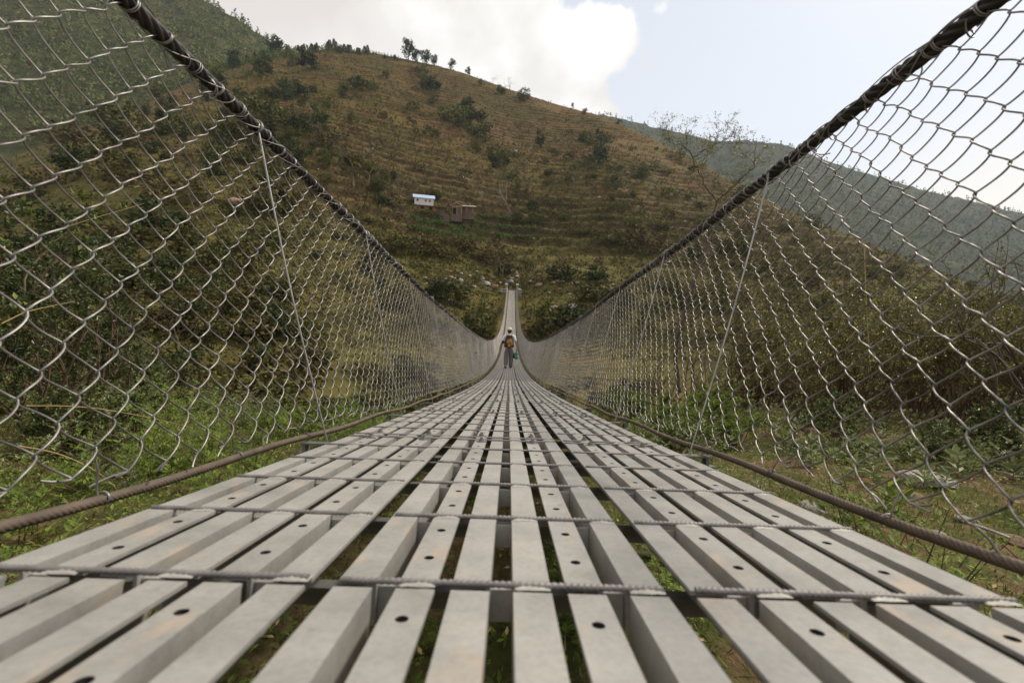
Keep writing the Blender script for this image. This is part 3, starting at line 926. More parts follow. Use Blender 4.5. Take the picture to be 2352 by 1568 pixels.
CATS = {'olive': 'bush', 'dark': 'tree', 'low': 'bush', 'round': 'tree', 'conifer': 'tree', 'column': 'tree', 'bare': 'tree', 'barebush': 'tree'}
_SPLIT = {}
def split_mesh(me):
    if me.name not in _SPLIT:
        n = len(me.vertices); co = np.empty(n * 3, np.float32); me.vertices.foreach_get('co', co); co = co.reshape(-1, 3)
        li = np.empty(len(me.loops), np.int32); me.loops.foreach_get('vertex_index', li); li = li.reshape(-1, 4)
        mi = np.empty(len(me.polygons), np.int32); me.polygons.foreach_get('material_index', mi)
        out = []
        for k, nm in ((0, 'crown'), (1, 'trunk')):
            f = li[mi == k]; u, inv = np.unique(f, return_inverse=True)
            m = MB(); m.add(co[u], inv.reshape(-1, 4)); out.append(mesh_of(m, nm, [me.materials[k]]))
        _SPLIT[me.name] = out
    return _SPLIT[me.name]
def hill_plant(kind, p, h, label, group=None, wide=1.0):
    me = random.choice(HB[kind])
    if group is None:
        o = empty(NAMES[kind])
        for nm, q in zip(('crown', 'trunk'), split_mesh(me)): place(nm, q, None, o)
    else: o = place(NAMES[kind], me)
    o.location = p
    o.scale = (h * wide * random.uniform(.85, 1.15), h * wide * random.uniform(.85, 1.15), h)
    o.rotation_euler = (0, 0, random.uniform(0, 6.28))
    return tag(o, label, CATS[kind], group)

# trees one can pick out along the ridge: (x, y of foot, height) in picture units
RIDGE = [('round', 938, 143, 52, 'tall round-headed dark tree standing alone on the ridge, largest of the skyline trees', .7),
         ('dark', 956, 146, 30, 'small bush leaning against the tallest round tree on the ridge', .7),
         ('round', 976, 154, 32, 'round dark tree on the skyline just beside the tallest ridge tree', .95),
         ('round', 996, 156, 25, 'small round tree on the skyline, second to the right of the tall one', .95),
         ('column', 1037, 167, 28, 'slim upright little tree standing by itself on the bare ridge line', 1.0),
         ('round', 1075, 177, 21, 'small ball-shaped tree, last leafy one down the sloping ridge', .95),
         ('bare', 1170, 212, 34, 'leafless pale tree with spreading branches on the sloping skyline', 1.0),
         ('bare', 1133, 194, 15, 'tiny leafless sapling on the skyline above the slope', 1.0),
         ('column', 1315, 252, 14, 'tiny upright shrub low on the right shoulder of the ridge', 1.0),
         ('column', 631, 138, 52, 'dark columnar tree where the forest meets the brown ridge', 1.2),
         ('dark', 706, 162, 52, 'broad dark tree on the edge of the red-brown slope below the conifers', 1.0)]
for kind, px, py, hp, lab, wd in RIDGE:
    p = crest_pt(px, py)
    if kind == 'dark' and px == 706: p, _ = hit(px, py)
    hill_plant(kind, p - np.array([0, 0, .3]), hp * p[1] / F_PX, lab, None, wd)
for px in np.concatenate([np.linspace(575, 925, 26), np.linspace(580, 860, 14)]):
    px = px + random.uniform(-6, 6); p = crest_pt(px, 120); p = p + np.array([0, random.uniform(-22, 2), 0]); p[2] = H(p[0], p[1]) - .4
    hp = random.uniform(10, 27) * (1 if px < 860 else .6)
    hill_plant(random.choice(['conifer', 'conifer', 'conifer', 'column']), p, hp * p[1] / F_PX, 'green tree in the close row along the ridge crest', 'trees along the ridge crest', random.uniform(.9, 1.35))

# trees and bushes one can point at on the slope
SLOPE = [('dark', 1375, 385, 58, 'dense dark green tree standing alone right of centre on the terraced slope', .8),
         ('dark', 1080, 292, 62, 'large dark bush cluster in the shallow gully below the ridge', 1.1),
         ('olive', 1040, 285, 48, 'grey-green bush beside the large dark gully bush', 1.1),
         ('olive', 1105, 318, 45, 'olive bush at the lower end of the shallow gully', 1.1),
         ('dark', 735, 300, 62, 'dark ragged tree high on the left part of the slope', .8),
         ('dark', 815, 205, 36, 'dark little tree near the top of the slope below the conifers', .9),
         ('olive', 790, 225, 34, 'rounded olive bush just below the dark little tree near the top', 1.2),
         ('dark', 1240, 345, 46, 'upright dark tree in the middle of the terraces', .6),
         ('bare', 1210, 352, 44, 'bare branching tree in the middle of the terraces', .9),
         ('barebush', 1095, 455, 62, 'dark leafless tree with a bent trunk above the white house', .7),
         ('bare', 1175, 500, 92, 'tall bare tree with forked limbs right of the farm buildings', .8),
         ('barebush', 1118, 490, 50, 'gnarled bare tree directly above the farm sheds', .9),
         ('barebush', 1215, 455, 84, 'wide bare tree on the slope up and right of the farm', .9),
         ('barebush', 812, 445, 95, 'spreading leafless tree left of the white house', 1.0),
         ('barebush', 845, 430, 70, 'smaller leafless tree next to the spreading one left of the house', 1.0),
         ('olive', 1345, 330, 30, 'pale olive bush high on the right side of the slope', 1.2),
         ('column', 1455, 392, 16, 'single dark upright sapling on the right side of the slope', 1.0),
         ('olive', 1040, 705, 74, 'dense green bush on the far bank left of the bridge landing', 1.2),
         ('dark', 1010, 690, 56, 'darker bush beside the dense green one on the far bank', 1.2),
         ('olive', 1105, 775, 92, 'tall bush under the far left end of the bridge', 1.1),
         ('olive', 1245, 775, 96, 'tall bush under the far right end of the bridge', 1.0),
         ('dark', 1300, 770, 80, 'dark bush right of the bridge where the sides dip', 1.2),
         ('barebush', 1160, 655, 84, 'dark bare tree right behind the far landing of the bridge', 1.0),
         ('barebush', 1290, 610, 70, 'leaning leafless tree above and right of the far landing', 1.0),
         ('dark', 1290, 645, 44, 'wide dark bush on the terrace right of the far landing', 1.9),
         ('dark', 1370, 650, 44, 'second wide dark bush on the terrace right of the far landing', 1.9)]
for kind, px, py, hp, lab, wd in SLOPE:
    p, ok = hit(px, py); hill_plant(kind, p - np.array([0, 0, .3]), hp * p[1] / F_PX, lab, None, wd)

# many more bushes over the slope, denser in gullies and toward the valley
def scatter(n, region, kinds, hrange, label, group, wide=(.8, 1.3), dens=None):
    c = 0; tries = 0
    while c < n and tries < n * 12:
        tries += 1
        px = random.uniform(region[0], region[2]); py = random.uniform(region[1], region[3])
        p, ok = hit(px, py)
        if not ok or p[1] > 430 or p[1] < 17: continue
        if abs(p[0]) < 2.4 and p[1] < 99: continue
        hh = hrange[1] * p[1] / F_PX
        if abs(p[0]) < 2 + hh and 50 < p[1] < 100 and p[2] + hh > zd(p[1]) - .3: continue
        if dens is not None and random.random() > dens(px, py, p): continue
        h = random.uniform(*hrange) * p[1] / F_PX
        hill_plant(random.choice(kinds), p - np.array([0, 0, .15]), h, label, group, random.uniform(*wide)); c += 1
gull = lambda px, py, p: float(sstep(-.15, .5, fbm(p[0] * .02, p[1] * .02, 3)))
scatter(85, (560, 160, 1650, 420), ['olive', 'olive', 'olive', 'dark', 'low'], (8, 24), 'small olive bush scattered on the upper terraces', 'bushes on the upper terraces', (.8, 1.5), gull)
scatter(26, (640, 200, 1600, 560), ['bare', 'barebush', 'barebush'], (18, 46), 'thin leafless sapling standing on the terraced slope', 'leafless saplings on the slope', (.7, 1.0))
scatter(75, (600, 380, 1750, 600), ['olive', 'olive', 'dark', 'low', 'low'], (10, 30), 'low green bush on the terraces of the lower slope', 'bushes on the lower terraces', (1., 1.8))
scatter(70, (760, 560, 1700, 780), ['olive', 'olive', 'low', 'low', 'dark'], (24, 60), 'thick bush in the tangle on the steep far bank', 'bushes on the far bank', (1., 1.8), lambda px, py, p: 1.0 if (py < 610 or py > 660) else .15)
scatter(85, (-30, 300, 640, 820), ['olive', 'dark', 'olive', 'low', 'barebush'], (34, 90), 'dark bush on the shaded valley side behind the left mesh', 'bushes on the left valley side', (.9, 1.6))
scatter(60, (330, 150, 700, 420), ['olive', 'dark', 'dark'], (22, 50), 'dark tree on the wooded flank below the forest', 'trees on the wooded flank', (.7, 1.2))
scatter(70, (1640, 520, 2380, 800), ['olive', 'low', 'olive', 'barebush'], (16, 46), 'brownish bush on the open slope behind the right mesh', 'bushes on the right-hand slope', (1., 1.6))

def valley(n, xr, yr, kinds, hr, label, group):
    c = 0
    while c < n:
        y = random.uniform(*yr); x = random.uniform(*xr) * y / yr[1]
        if abs(x) < 2.6: continue
        p = np.array([x, y, float(H(x, y))]); top = zd(y) - .5
        h = random.uniform(*hr)
        if abs(x) < 5 and p[2] + h > top: h = top - p[2]
        if h < .6: continue
        hill_plant(random.choice(kinds), p - np.array([0, 0, .2]), h, label, group, random.uniform(1.0, 1.5)); c += 1
def gully(pts, n, spread, hr, label, group):
    P = np.array(pts, float); u = np.linspace(0, len(P) - 1, n)
    for q in u:
        px = np.interp(q, np.arange(len(P)), P[:, 0]) + random.gauss(0, spread); py = np.interp(q, np.arange(len(P)), P[:, 1]) + random.gauss(0, spread * .8)
        p, ok = hit(px, py)
        hill_plant(random.choice(['olive', 'olive', 'low', 'dark', 'barebush']), p - np.array([0, 0, .2]), random.uniform(*hr) * p[1] / F_PX, label, group, random.uniform(.9, 1.6))
gully([(948, 165), (1000, 235), (1080, 300), (1130, 370), (1190, 450), (1230, 520)], 46, 11, (12, 32), 'bush in the gully that runs down the middle of the slope', 'bushes in the middle gully')
gully([(690, 215), (660, 300), (740, 360), (840, 410), (900, 470)], 34, 20, (12, 34), 'bush on the overgrown strip left of the farm', 'bushes left of the farm')
gully([(1330, 310), (1375, 400), (1420, 470), (1470, 560)], 26, 16, (9, 24), 'bush on the overgrown strip right of the farm', 'bushes right of the farm')
valley(150, (-58, -2), (10, 50), ['dark', 'olive', 'dark', 'olive', 'low', 'barebush'], (1.6, 3.8), 'dark bush filling the shaded gully left of the bridge', 'bushes in the left gully')
valley(95, (2, 60), (13, 55), ['olive', 'dark', 'low', 'barebush', 'olive'], (1.4, 3.2), 'olive bush on the valley floor right of the bridge', 'bushes on the valley floor at right')

# countless dry tufts that cover the whole slope
def hill_scrub(name, n, region, mat, size, per, label, keep=None):
    r = np.random.default_rng(len(name) + n)
    px = r.uniform(region[0], region[2], n); py = r.uniform(region[1], region[3], n)
    p, ok = hit_many(px, py)
    ok &= (p[:, 1] > 17) & (p[:, 1] < 432) & ~((np.abs(p[:, 0]) < 2.2) & (p[:, 1] < 99))
    if keep is not None: ok &= keep(px, py, p, r)
    p = p[ok]; N = len(p)
    sc = r.uniform(.55, 1.3, N) * size * np.clip(p[:, 1] / 160, .3, 1.5)
    C = np.repeat(p, per, 0) + r.normal(size=(N * per, 3)) * np.repeat(sc, per)[:, None] * np.array([.5, .5, .18])
    D = rdir(r, N * per); D[:, 2] = np.abs(D[:, 2]) + .35
    s = np.repeat(sc, per) * r.uniform(.6, 1.2, N * per)
    m = MB(); leaves(m, C, D, rdir(r, N * per), s * .9, s * .45)
    o = m.build(name, mat); tag(o, label, 'scrub', None, 'stuff')
hill_scrub('hillside_scrub', 40000, (420, 120, 2380, 800), M['leaf_scrub'], .95, 4, 'dry brown grass tufts covering the terraced slope')
hill_scrub('valley_undergrowth', 24000, (-60, 330, 2380, 830), M['leaf_hill'], 1.1, 5, 'olive undergrowth over the valley sides', lambda px, py, p, r: (r.random(len(px)) < np.where(px < 640, .65, .75)) & ((p[:, 2] < 30 + 14 * vnoise(p[:, 0] * .05, p[:, 1] * .05)) | (px < 640)))
hill_scrub('terrace_crops', 9000, (945, 492, 1240, 566), M['leaf_crop'], .7, 5, 'green crops on the terraces below the farm', lambda px, py, p, r: (py > 492 + (px - 945) * .05) & (py < 530 + (px - 945) * .1 + 8) & ((H(p[:, 0], p[:, 1] + .8) - p[:, 2]) < .8))

# forest on the hill at the left: too many trees to count
def wood(name, G, n, hgt, mat, label, sel, size=.30, per=26, seed=5, cone=False):
    r = np.random.default_rng(seed)
    Xg, Yg, Zg = G
    i = r.integers(0, Xg.shape[0] - 1, n * 3); j = r.integers(0, int(Xg.shape[1] * .905), n * 3)
    p = np.stack([Xg[i, j], Yg[i, j], Zg[i, j]], 1); k = sel(p); p = p[k][:n]; N = len(p)
    h = hgt * r.uniform(.6, 1.25, N)
    u = r.random((N, per)); a = r.uniform(0, 2 * PI, (N, per)); q = r.random((N, per)) ** .5
    prof = (.34 * (1.05 - u) ** .8) if cone else .42 * np.sin(PI * np.clip(u, .05, .97)) ** .6
    C = np.stack([prof * q * np.cos(a), prof * q * np.sin(a), .08 + .9 * u], -1) * h[:, None, None] + p[:, None]
    C = C.reshape(-1, 3); D = rdir(r, len(C)); s = np.repeat(h, per) * size * r.uniform(.6, 1.2, len(C))
    m = MB(); leaves(m, C - D * s[:, None] * .4, D, rdir(r, len(C)), s, s * .6)
    o = m.build(name, mat); tag(o, label, 'forest', None, 'stuff')
wood('forest', LHG, 5200, 10, M['leaf_forest'], 'mixed forest covering the hill at the upper left', lambda p: (p[:, 1] > 330), .26, 22, 5, True)
wood('far_forest', RHG, 5200, 13, M['leaf_forest'], 'hazy wood covering the far hill at the right', lambda p: (p[:, 1] > 700), .34, 9, 6, True)

def merge_small(prefix, keep, newname, label):
    obs = [o for o in COL.objects if o.name.split('.')[0] == prefix and o.type == 'MESH']
    obs.sort(key=lambda o: -o.scale[2] / max(o.location.y, 1))
    m = MB()
    for o in obs[keep:]:
        me = o.data; n = len(me.vertices); co = np.empty(n * 3, np.float32); me.vertices.foreach_get('co', co)
        co = co.reshape(-1, 3) * np.array(o.scale); c_, s_ = math.cos(o.rotation_euler[2]), math.sin(o.rotation_euler[2])
        co = np.stack([co[:, 0] * c_ - co[:, 1] * s_, co[:, 0] * s_ + co[:, 1] * c_, co[:, 2]], 1) + np.array(o.location)
        li = np.empty(len(me.loops), np.int32); me.loops.foreach_get('vertex_index', li)
        m.add(co, li.reshape(-1, 4)); bpy.data.objects.remove(o)
    if m.n: tag(m.build(newname, M['leaf_hill']), label, 'bush', None, 'stuff')
merge_small('hillside_bush', 270, 'distant_bushes', 'small far bushes dotting the slopes')

def ridge_wood(n):
    r = np.random.default_rng(91); px = 540 + 380 * r.random(n) ** .9
    P = np.array([crest_pt(x, 120) for x in px]); P[:, 1] += r.uniform(-26, 1, n) * np.clip((940 - px) / 250, .25, 1); P[:, 2] = H(P[:, 0], P[:, 1]) - .3
    h = r.uniform(2.5, 7.5, n) * np.clip((960 - px) / 250, .45, 1); per = 40
    u = r.random((n, per)); a = r.uniform(0, 2 * PI, (n, per)); q = r.random((n, per)) ** .5
    prof = .36 * (1.05 - u) ** .6
    C = (np.stack([prof * q * np.cos(a), prof * q * np.sin(a), .05 + .92 * u], -1) * h[:, None, None] + P[:, None]).reshape(-1, 3)
    D = rdir(r, len(C)); sz = np.repeat(h, per) * .17 * r.uniform(.6, 1.2, len(C))
    m = MB(); leaves(m, C - D * sz[:, None] * .4, D, rdir(r, len(C)), sz, sz * .6)
    tag(m.build('ridge_wood', M['leaf_conifer']), 'young green wood along the ridge crest', 'wood', None, 'stuff')
ridge_wood(420)

# ------------------------------------------------------------------ rocks
def rock_mesh(seed, fl=.55):
    r = np.random.default_rng(seed)
    n, k = 18, 26
    th = np.linspace(0, PI, n); ph = np.arange(k) * 2 * PI / k
    A, B = np.meshgrid(th, ph, indexing='ij')
    d = np.stack([np.sin(A) * np.cos(B), np.sin(A) * np.sin(B), np.cos(A)], -1)
    pl = rdir(r, 9); hgt = r.uniform(.62, .95, 9)
    dots = d @ pl.T
    rr = np.min(np.where(dots > .15, hgt / np.maximum(dots, .15), 9), -1); rr = np.minimum(rr, 1.05)
    rr = rr * (1 + .07 * vnoise(d[..., 0] * 3 + seed, d[..., 1] * 3 + d[..., 2] * 2))
    V = d * rr[..., None] * np.array([1, .8, fl])
    i = np.arange(n - 1)[:, None] * k; j = np.arange(k)[None]; j2 = (j + 1) % k
    m = MB(); m.add(V.reshape(-1, 3), np.stack([i + j, i + k + j, i + k + j2, i + j2], -1).reshape(-1, 4))
    return m
RK = [rock_mesh(s).mesh('rock', False) for s in (1, 2, 3, 4, 5)]
RKB = [rock_mesh(s).mesh('rock', False) for s in (6, 7, 8)]
for q in RK: q.materials.append(M['rock'])
for q in RKB: q.materials.append(M['brown_rock'])
def rock(p, wpx, label, group=None, brown=False, tall=1.0):
    o = place('rock', random.choice(RKB if brown else RK))
    s = wpx / F_PX * p[1] / 2
    o.location = p + np.array([0, 0, s * .12]); o.scale = (s, s, s * tall); o.rotation_euler = (random.uniform(-.15, .15), random.uniform(-.15, .15), random.uniform(0, 6.28))
    return tag(o, label, 'rock', group)
for px, py, wp, lab, br in [(1841, 972, 84, 'flat pale rock at the foot of the bushes behind the right mesh', 0), (1868, 995, 42, 'small brown stone lying just below the flat pale rock', 1),
                            (2128, 1112, 150, 'long low pale boulder half sunk in grass beyond the right mesh', 0), (2108, 1150, 56, 'angular brown stone below the long pale boulder', 1), (2066, 1158, 34, 'little reddish stone next to the angular brown one', 1),
                            (2150, 1236, 58, 'pale egg-shaped stone close to the right deck cable', 0), (1868, 1170, 62, 'grey rough stone peeping out beside the right edge of the deck', 0),
                            (2222, 1200, 48, 'dark grey round stone in the grass at right', 0), (2322, 1245, 66, 'flat brown slab of stone at the right border', 1), (2010, 975, 30, 'tiny white stone under the leafy shrubs at right', 0),
                            (560, 1046, 30, 'small pale stone in the weeds by the left mesh', 0), (640, 1130, 44, 'rust-brown stone beside the left deck edge', 1)]:
    rock(near_hit(px, py), wp, lab, None, bool(br), .45 if wp > 70 else .8)
for px, py, wp, lab, br in [(1052, 646, 24, 'large grey boulder up the bank left of the far landing', 0), (1116, 655, 26, 'pale jagged boulder just left of the far landing', 0), (1035, 640, 20, 'rounded stone beside the large grey boulder on the bank', 1),
                            (1135, 660, 22, 'tan stone between the jagged boulder and the left pillar', 1), (1172, 625, 14, 'upright yellowish stone behind the bare tree at the landing', 1), (1240, 657, 26, 'dark wedge-shaped rock right of the far landing', 1),
                            (1272, 708, 20, 'pale stone on the slope right of the far pillar', 0), (1316, 706, 26, 'whitish rock on the grassy bank right of the bridge', 0), (545, 470, 40, 'brownish rock on the valley side behind the left mesh', 1)]:
    p, ok = hit(px, py); rock(p, wp, lab, None, bool(br))
c = 0
while c < 60:
    px = random.uniform(960, 1420); py = random.gauss(652 + (px - 1170) * .06, 16); p, ok = hit(px, py)
    if p[1] > 140 or (abs(p[0]) < 2 and p[1] < 99): continue
    rock(p, random.uniform(4, 14), 'loose stone in the rubble strewn along the far bank', 'loose stones on the far bank', random.random() < .5); c += 1
for q in range(40):
    px = random.uniform(650, 1600); py = random.uniform(330, 560); p, ok = hit(px, py)
    rock(p, random.uniform(4, 11), 'pale stone on the terraced slope', 'pale stones on the terraces', random.random() < .4)
for q in range(45):
    side = random.choice((-1, 1, 1)); p = np.array([side * random.uniform(.9, 4.5), random.uniform(1.2, 7.5), 0]); p[2] = near_h(p[0], p[1])
    o = rock(p, 1, 'pebble-sized stone on the bare soil of the near bank', 'small stones on the near bank', random.random() < .5); s = random.uniform(.012, .045); o.scale = (s, s, s)

# ------------------------------------------------------------------ plants close to the lens
def fern_leaf(m, r, base, d, L, mi=0, pairs=6, wd=.35):
    """a compound leaf: leaflets in pairs along a drooping midrib"""
    d = d / np.linalg.norm(d); t = np.linspace(.25, 1, pairs)
    side = np.cross(d, [0, 0, 1.0]); side /= max(np.linalg.norm(side), 1e-6)
    P = base + d * (t * L)[:, None] + np.array([0, 0, -1.0]) * (t ** 2 * L * .28)[:, None]
    for sgn in (-1, 1):
        D = d * .75 + side * sgn * .8 + r.normal(size=(pairs, 3)) * .12
        ll = L * wd * (1.15 - t * .7)
        leaves(m, P, D, np.tile([0, 0, 1.0], (pairs, 1)) + r.normal(size=(pairs, 3)) * .25, ll, ll * .42, mi)
    leaves(m, P[-1:], d[None], np.array([[0, 0, 1.0]]), L * wd * .7, L * wd * .3, mi)

def weed(seed, mats, stems=7, h=.42):
    r = np.random.default_rng(seed); m = MB()
    for s in range(stems):
        b = np.array([r.normal() * .05, r.normal() * .05, -.02]); d = np.array([r.normal() * .35, r.normal() * .35, 1.0]); d /= np.linalg.norm(d)
        hh = h * r.uniform(.55, 1.1); t = np.linspace(0, 1, 6)
        P = b + d * (t * hh)[:, None] + np.array([d[0], d[1], 0]) * (t ** 2 * hh * .3)[:, None]
        V, Fq = tubes(P, np.linspace(.0035, .0012, 6)[None], 4); m.add(V, Fq, 1)
        nl = 11
        for q in range(nl):
            u = .12 + .88 * q / (nl - 1); a = q * 2.4 + r.normal() * .3
            base = np.array([np.interp(u, t, P[:, i]) for i in range(3)])
            fern_leaf(m, r, base, np.array([math.cos(a), math.sin(a), .55 + .6 * u]), hh * .34 * (1.1 - .6 * u) * r.uniform(.8, 1.2), 0, 5)
    return mesh_of(m, 'weed', mats)
WE = [weed(s, [M['leaf_bright'], M['twig']]) for s in (1, 2, 3)] + [weed(s, [M['leaf_silver'], M['twig']], 6, .4) for s in (4, 5)]

def broad_weed(seed, mats, n=16, L=.11):
    r = np.random.default_rng(seed); m = MB()
    a = np.arange(n) * 2.4; u = np.linspace(0, 1, n)
    C = np.stack([.012 * np.cos(a), .012 * np.sin(a), .02 + .16 * u], 1)
    D = np.stack([np.cos(a), np.sin(a), .3 + .9 * u], 1)
    leaves(m, C, D, np.tile([0, 0, 1.0], (n, 1)) + r.normal(size=(n, 3)) * .2, L * r.uniform(.7, 1.2, n), L * .42, 0, .15)
    V, Fq = tubes(np.array([[0, 0, -.02], [0, 0, .08], [.005, 0, .18]]), .003, 4, ref=(1, 0, 0)); m.add(V, Fq, 1)
    return mesh_of(m, 'leafy_plant', mats)
BW = [broad_weed(s, [M['leaf_bright'], M['twig']]) for s in (1, 2)] 
BW2 = [broad_weed(s, [M['leaf_silver'], M['twig']], 20, .12) for s in (3, 4)]

def shrub_meshes(seed, h, w_, nst, leafmat, twigmat, nleaf, L, W_, clump=7, tipbias=.5, bend=.6):
    """a multi-stemmed shrub: stems mesh and foliage mesh"""
    r = np.random.default_rng(seed); ms = MB(); mf = MB(); segs = []
    for s in range(nst):
        a = r.uniform(0, 6.28); q = r.random() ** .5
        d = np.array([math.cos(a) * q * w_ / h, math.sin(a) * q * w_ / h, 1.0])
        out = []
        branches(r, (r.normal() * .1, r.normal() * .1, -.1), d / np.linalg.norm(d), h * .55 * r.uniform(.7, 1.2), .012 * h ** .5, 3, out, bend=bend, spread=.38, shrink=.6, up=.2)
        add_branches(ms, out, 4); segs += [o for o in out]
    k = r.integers(0, len(segs), nleaf // clump)
    C = []; Dd = []
    for i in k:
        P, _, dep = segs[i]; u = r.random() ** tipbias * (len(P) - 1.001); j = int(u); b = P[j] + (P[j + 1] - P[j]) * (u - j)
        ax = nrm(P[j + 1] - P[j])
        n = clump
        D = rdir(r, n) + ax * .5 + np.array([0, 0, .15])
        C.append(b + rdir(r, n) * L * .35); Dd.append(D)
    C = np.concatenate(C); Dd = np.concatenate(Dd)
    leaves(mf, C, Dd, rdir(r, len(C)) + np.array([0, 0, 1.3]), L * r.uniform(.55, 1.25, len(C)), W_ * r.uniform(.8, 1.2, len(C)), 0, .12)
    return mesh_of(ms, 'stems', [twigmat], True), mesh_of(mf, 'foliage', [leafmat])
SH = {
    'left': [shrub_meshes(s, 1.7, .8, 9, M['leaf_shrub'], M['twig'], 4200, .058, .024) for s in (101, 102, 103)],
    'right': [shrub_meshes(s, 1.7, .7, 10, M['leaf_right'], M['twig'], 3800, .05, .020) for s in (111, 112, 113)],
    'dense': [shrub_meshes(s, .8, .45, 10, M['leaf_shrub'], M['twig'], 3600, .045, .022) for s in (121, 122)],
    'bright': [shrub_meshes(s, .7, .5, 12, M['leaf_bright'], M['twig'], 3800, .05, .018) for s in (131, 132)],
    'sparse': [shrub_meshes(s, 2.6, .8, 5, M['leaf_spring'], M['twig'], 1500, .045, .02, 5, .5, .8) for s in (141, 142, 143)],
    'bare': [shrub_meshes(s, 2.4, .8, 5, M['leaf_spring'], M['bark'], 160, .035, .016, 4, .4, .9) for s in (151, 152)],
}
def shrub(kind, p, sc, label, group=None, cat='shrub', name='shrub', wide=1.0):
    s_, f_ = random.choice(SH[kind])
    t = tag(empty(name, p, random.uniform(0, 6.28)), label, cat, group)
    t.scale = (sc * wide, sc * wide, sc)
    place('stems', s_, None, t); place('foliage', f_, None, t)
    return t
def on_near(px, Y, dz=0.0):
    d = pdir(px, 800); x = d[0] * Y
    return np.array([x, Y, float(near_h(x, Y)) + dz])
LSH = 'dark leafy shrub in the thicket behind the left mesh'
for px, Y, sc, kind, lab in [(-110, 3.6, 1.45, 'left', 'tall leafy shrub at the left border whose twigs reach the upper mesh'), (60, 3.3, .95, 'left', 'dark shrub pressed close behind the left mesh at mid height'), (190, 4.2, 1.1, 'left', None), (20, 5.2, 1.5, 'left', None),
                             (300, 5.4, .95, 'left', None), (-240, 2.8, 1.3, 'left', None), (390, 6.2, 1.0, 'left', None), (120, 6.4, 1.5, 'left', None), (-60, 6.6, 1.9, 'left', None), (470, 6.6, .8, 'left', None), (250, 7.4, 1.35, 'left', None), (560, 7.2, .75, 'left', None), (640, 7.6, .7, 'left', None), (-330, 4.5, 1.6, 'left', None)]:
    shrub(kind, on_near(px, Y), sc * .72, lab or LSH, None if lab else 'shrubs behind the left mesh')
for px, Y, sc, lab in [(285, 3.4, .55, 'dark small-leaved bush low in the left foreground behind the mesh'), (165, 3.0, .6, 'low dark bush in front of the tall left thicket'), (760, 6.2, .6, 'little dark bush by the foot of the second left suspender')]:
    shrub('dense', on_near(px, Y), sc, lab)
for px, Y, sc, lab in [(705, 4.9, .62, 'bright green feathery plant beside the first left suspender rod'), (1600, 5.6, .95, 'large bright green feathery bush right of the deck'), (1530, 5.2, .8, 'bright green bush leaning over the right deck edge'), (1680, 5.0, .7, 'bright leafy clump left of the flat pale rock'),
                       (1470, 6.6, .95, 'fresh green bush farther along the right deck edge'), (840, 6.6, .7, 'fresh green plant farther along the left deck edge'), (920, 8.5, .8, 'green plant where the left side meets the slope'), (1560, 4.4, .62, 'low bright green clump right against the right deck cable'), (1640, 6.6, 1.0, 'tall yellow-green bush between the large bright bush and the thicket'), (1420, 8.0, 1.0, 'bright bush far along the right deck edge before the drop'), (780, 5.6, .6, 'small bright plant behind the first left suspender rod'), (600, 4.4, .5, 'low bright plant left of the first left suspender rod')]:
    shrub('bright', on_near(px, Y), sc, lab, None, 'plant', 'bright_bush')
for px, Y, sc, lab in [(1930, 5.0, .80, 'dense dark green bush beside the flat pale rock'), (2180, 3.7, .5, 'dark round bush above the long pale boulder'), (2330, 3.9, .75, 'dark bush at the right border beyond the mesh')]:
    shrub('dense', on_near(px, Y), sc, lab)
for q in range(44):
    px = random.uniform(1690, 2750); Y = random.uniform(5.6, 11.5)
    if px < 1850: Y = random.uniform(7.5, 11.5)
    top = 560 + (2352 - px) * .05
    sc = random.uniform(.75, 1.1) * (.72 + .05 * Y)
    shrub('right', on_near(px, Y), sc, 'olive shrub with glossy leaves in the thicket behind the right mesh', 'shrubs behind the right mesh')
for q in range(13):
    px = random.uniform(1560, 2600); Y = random.uniform(7.0, 12)
    shrub('sparse', on_near(px, Y), random.uniform(.6, .95), 'thin-leaved shrub with yellowish leaves rising from the right thicket', 'sparse shrubs in the right thicket', 'shrub', 'sparse_shrub')
for px, Y, sc in [(2340, 5.2, 1.15), (2420, 4.6, 1.1), (2280, 8, 1.25)]:
    shrub('bare', on_near(px, Y), sc, 'leafless twiggy bush standing at the right border', 'leafless bushes at the right border', 'shrub', 'bare_shrub')

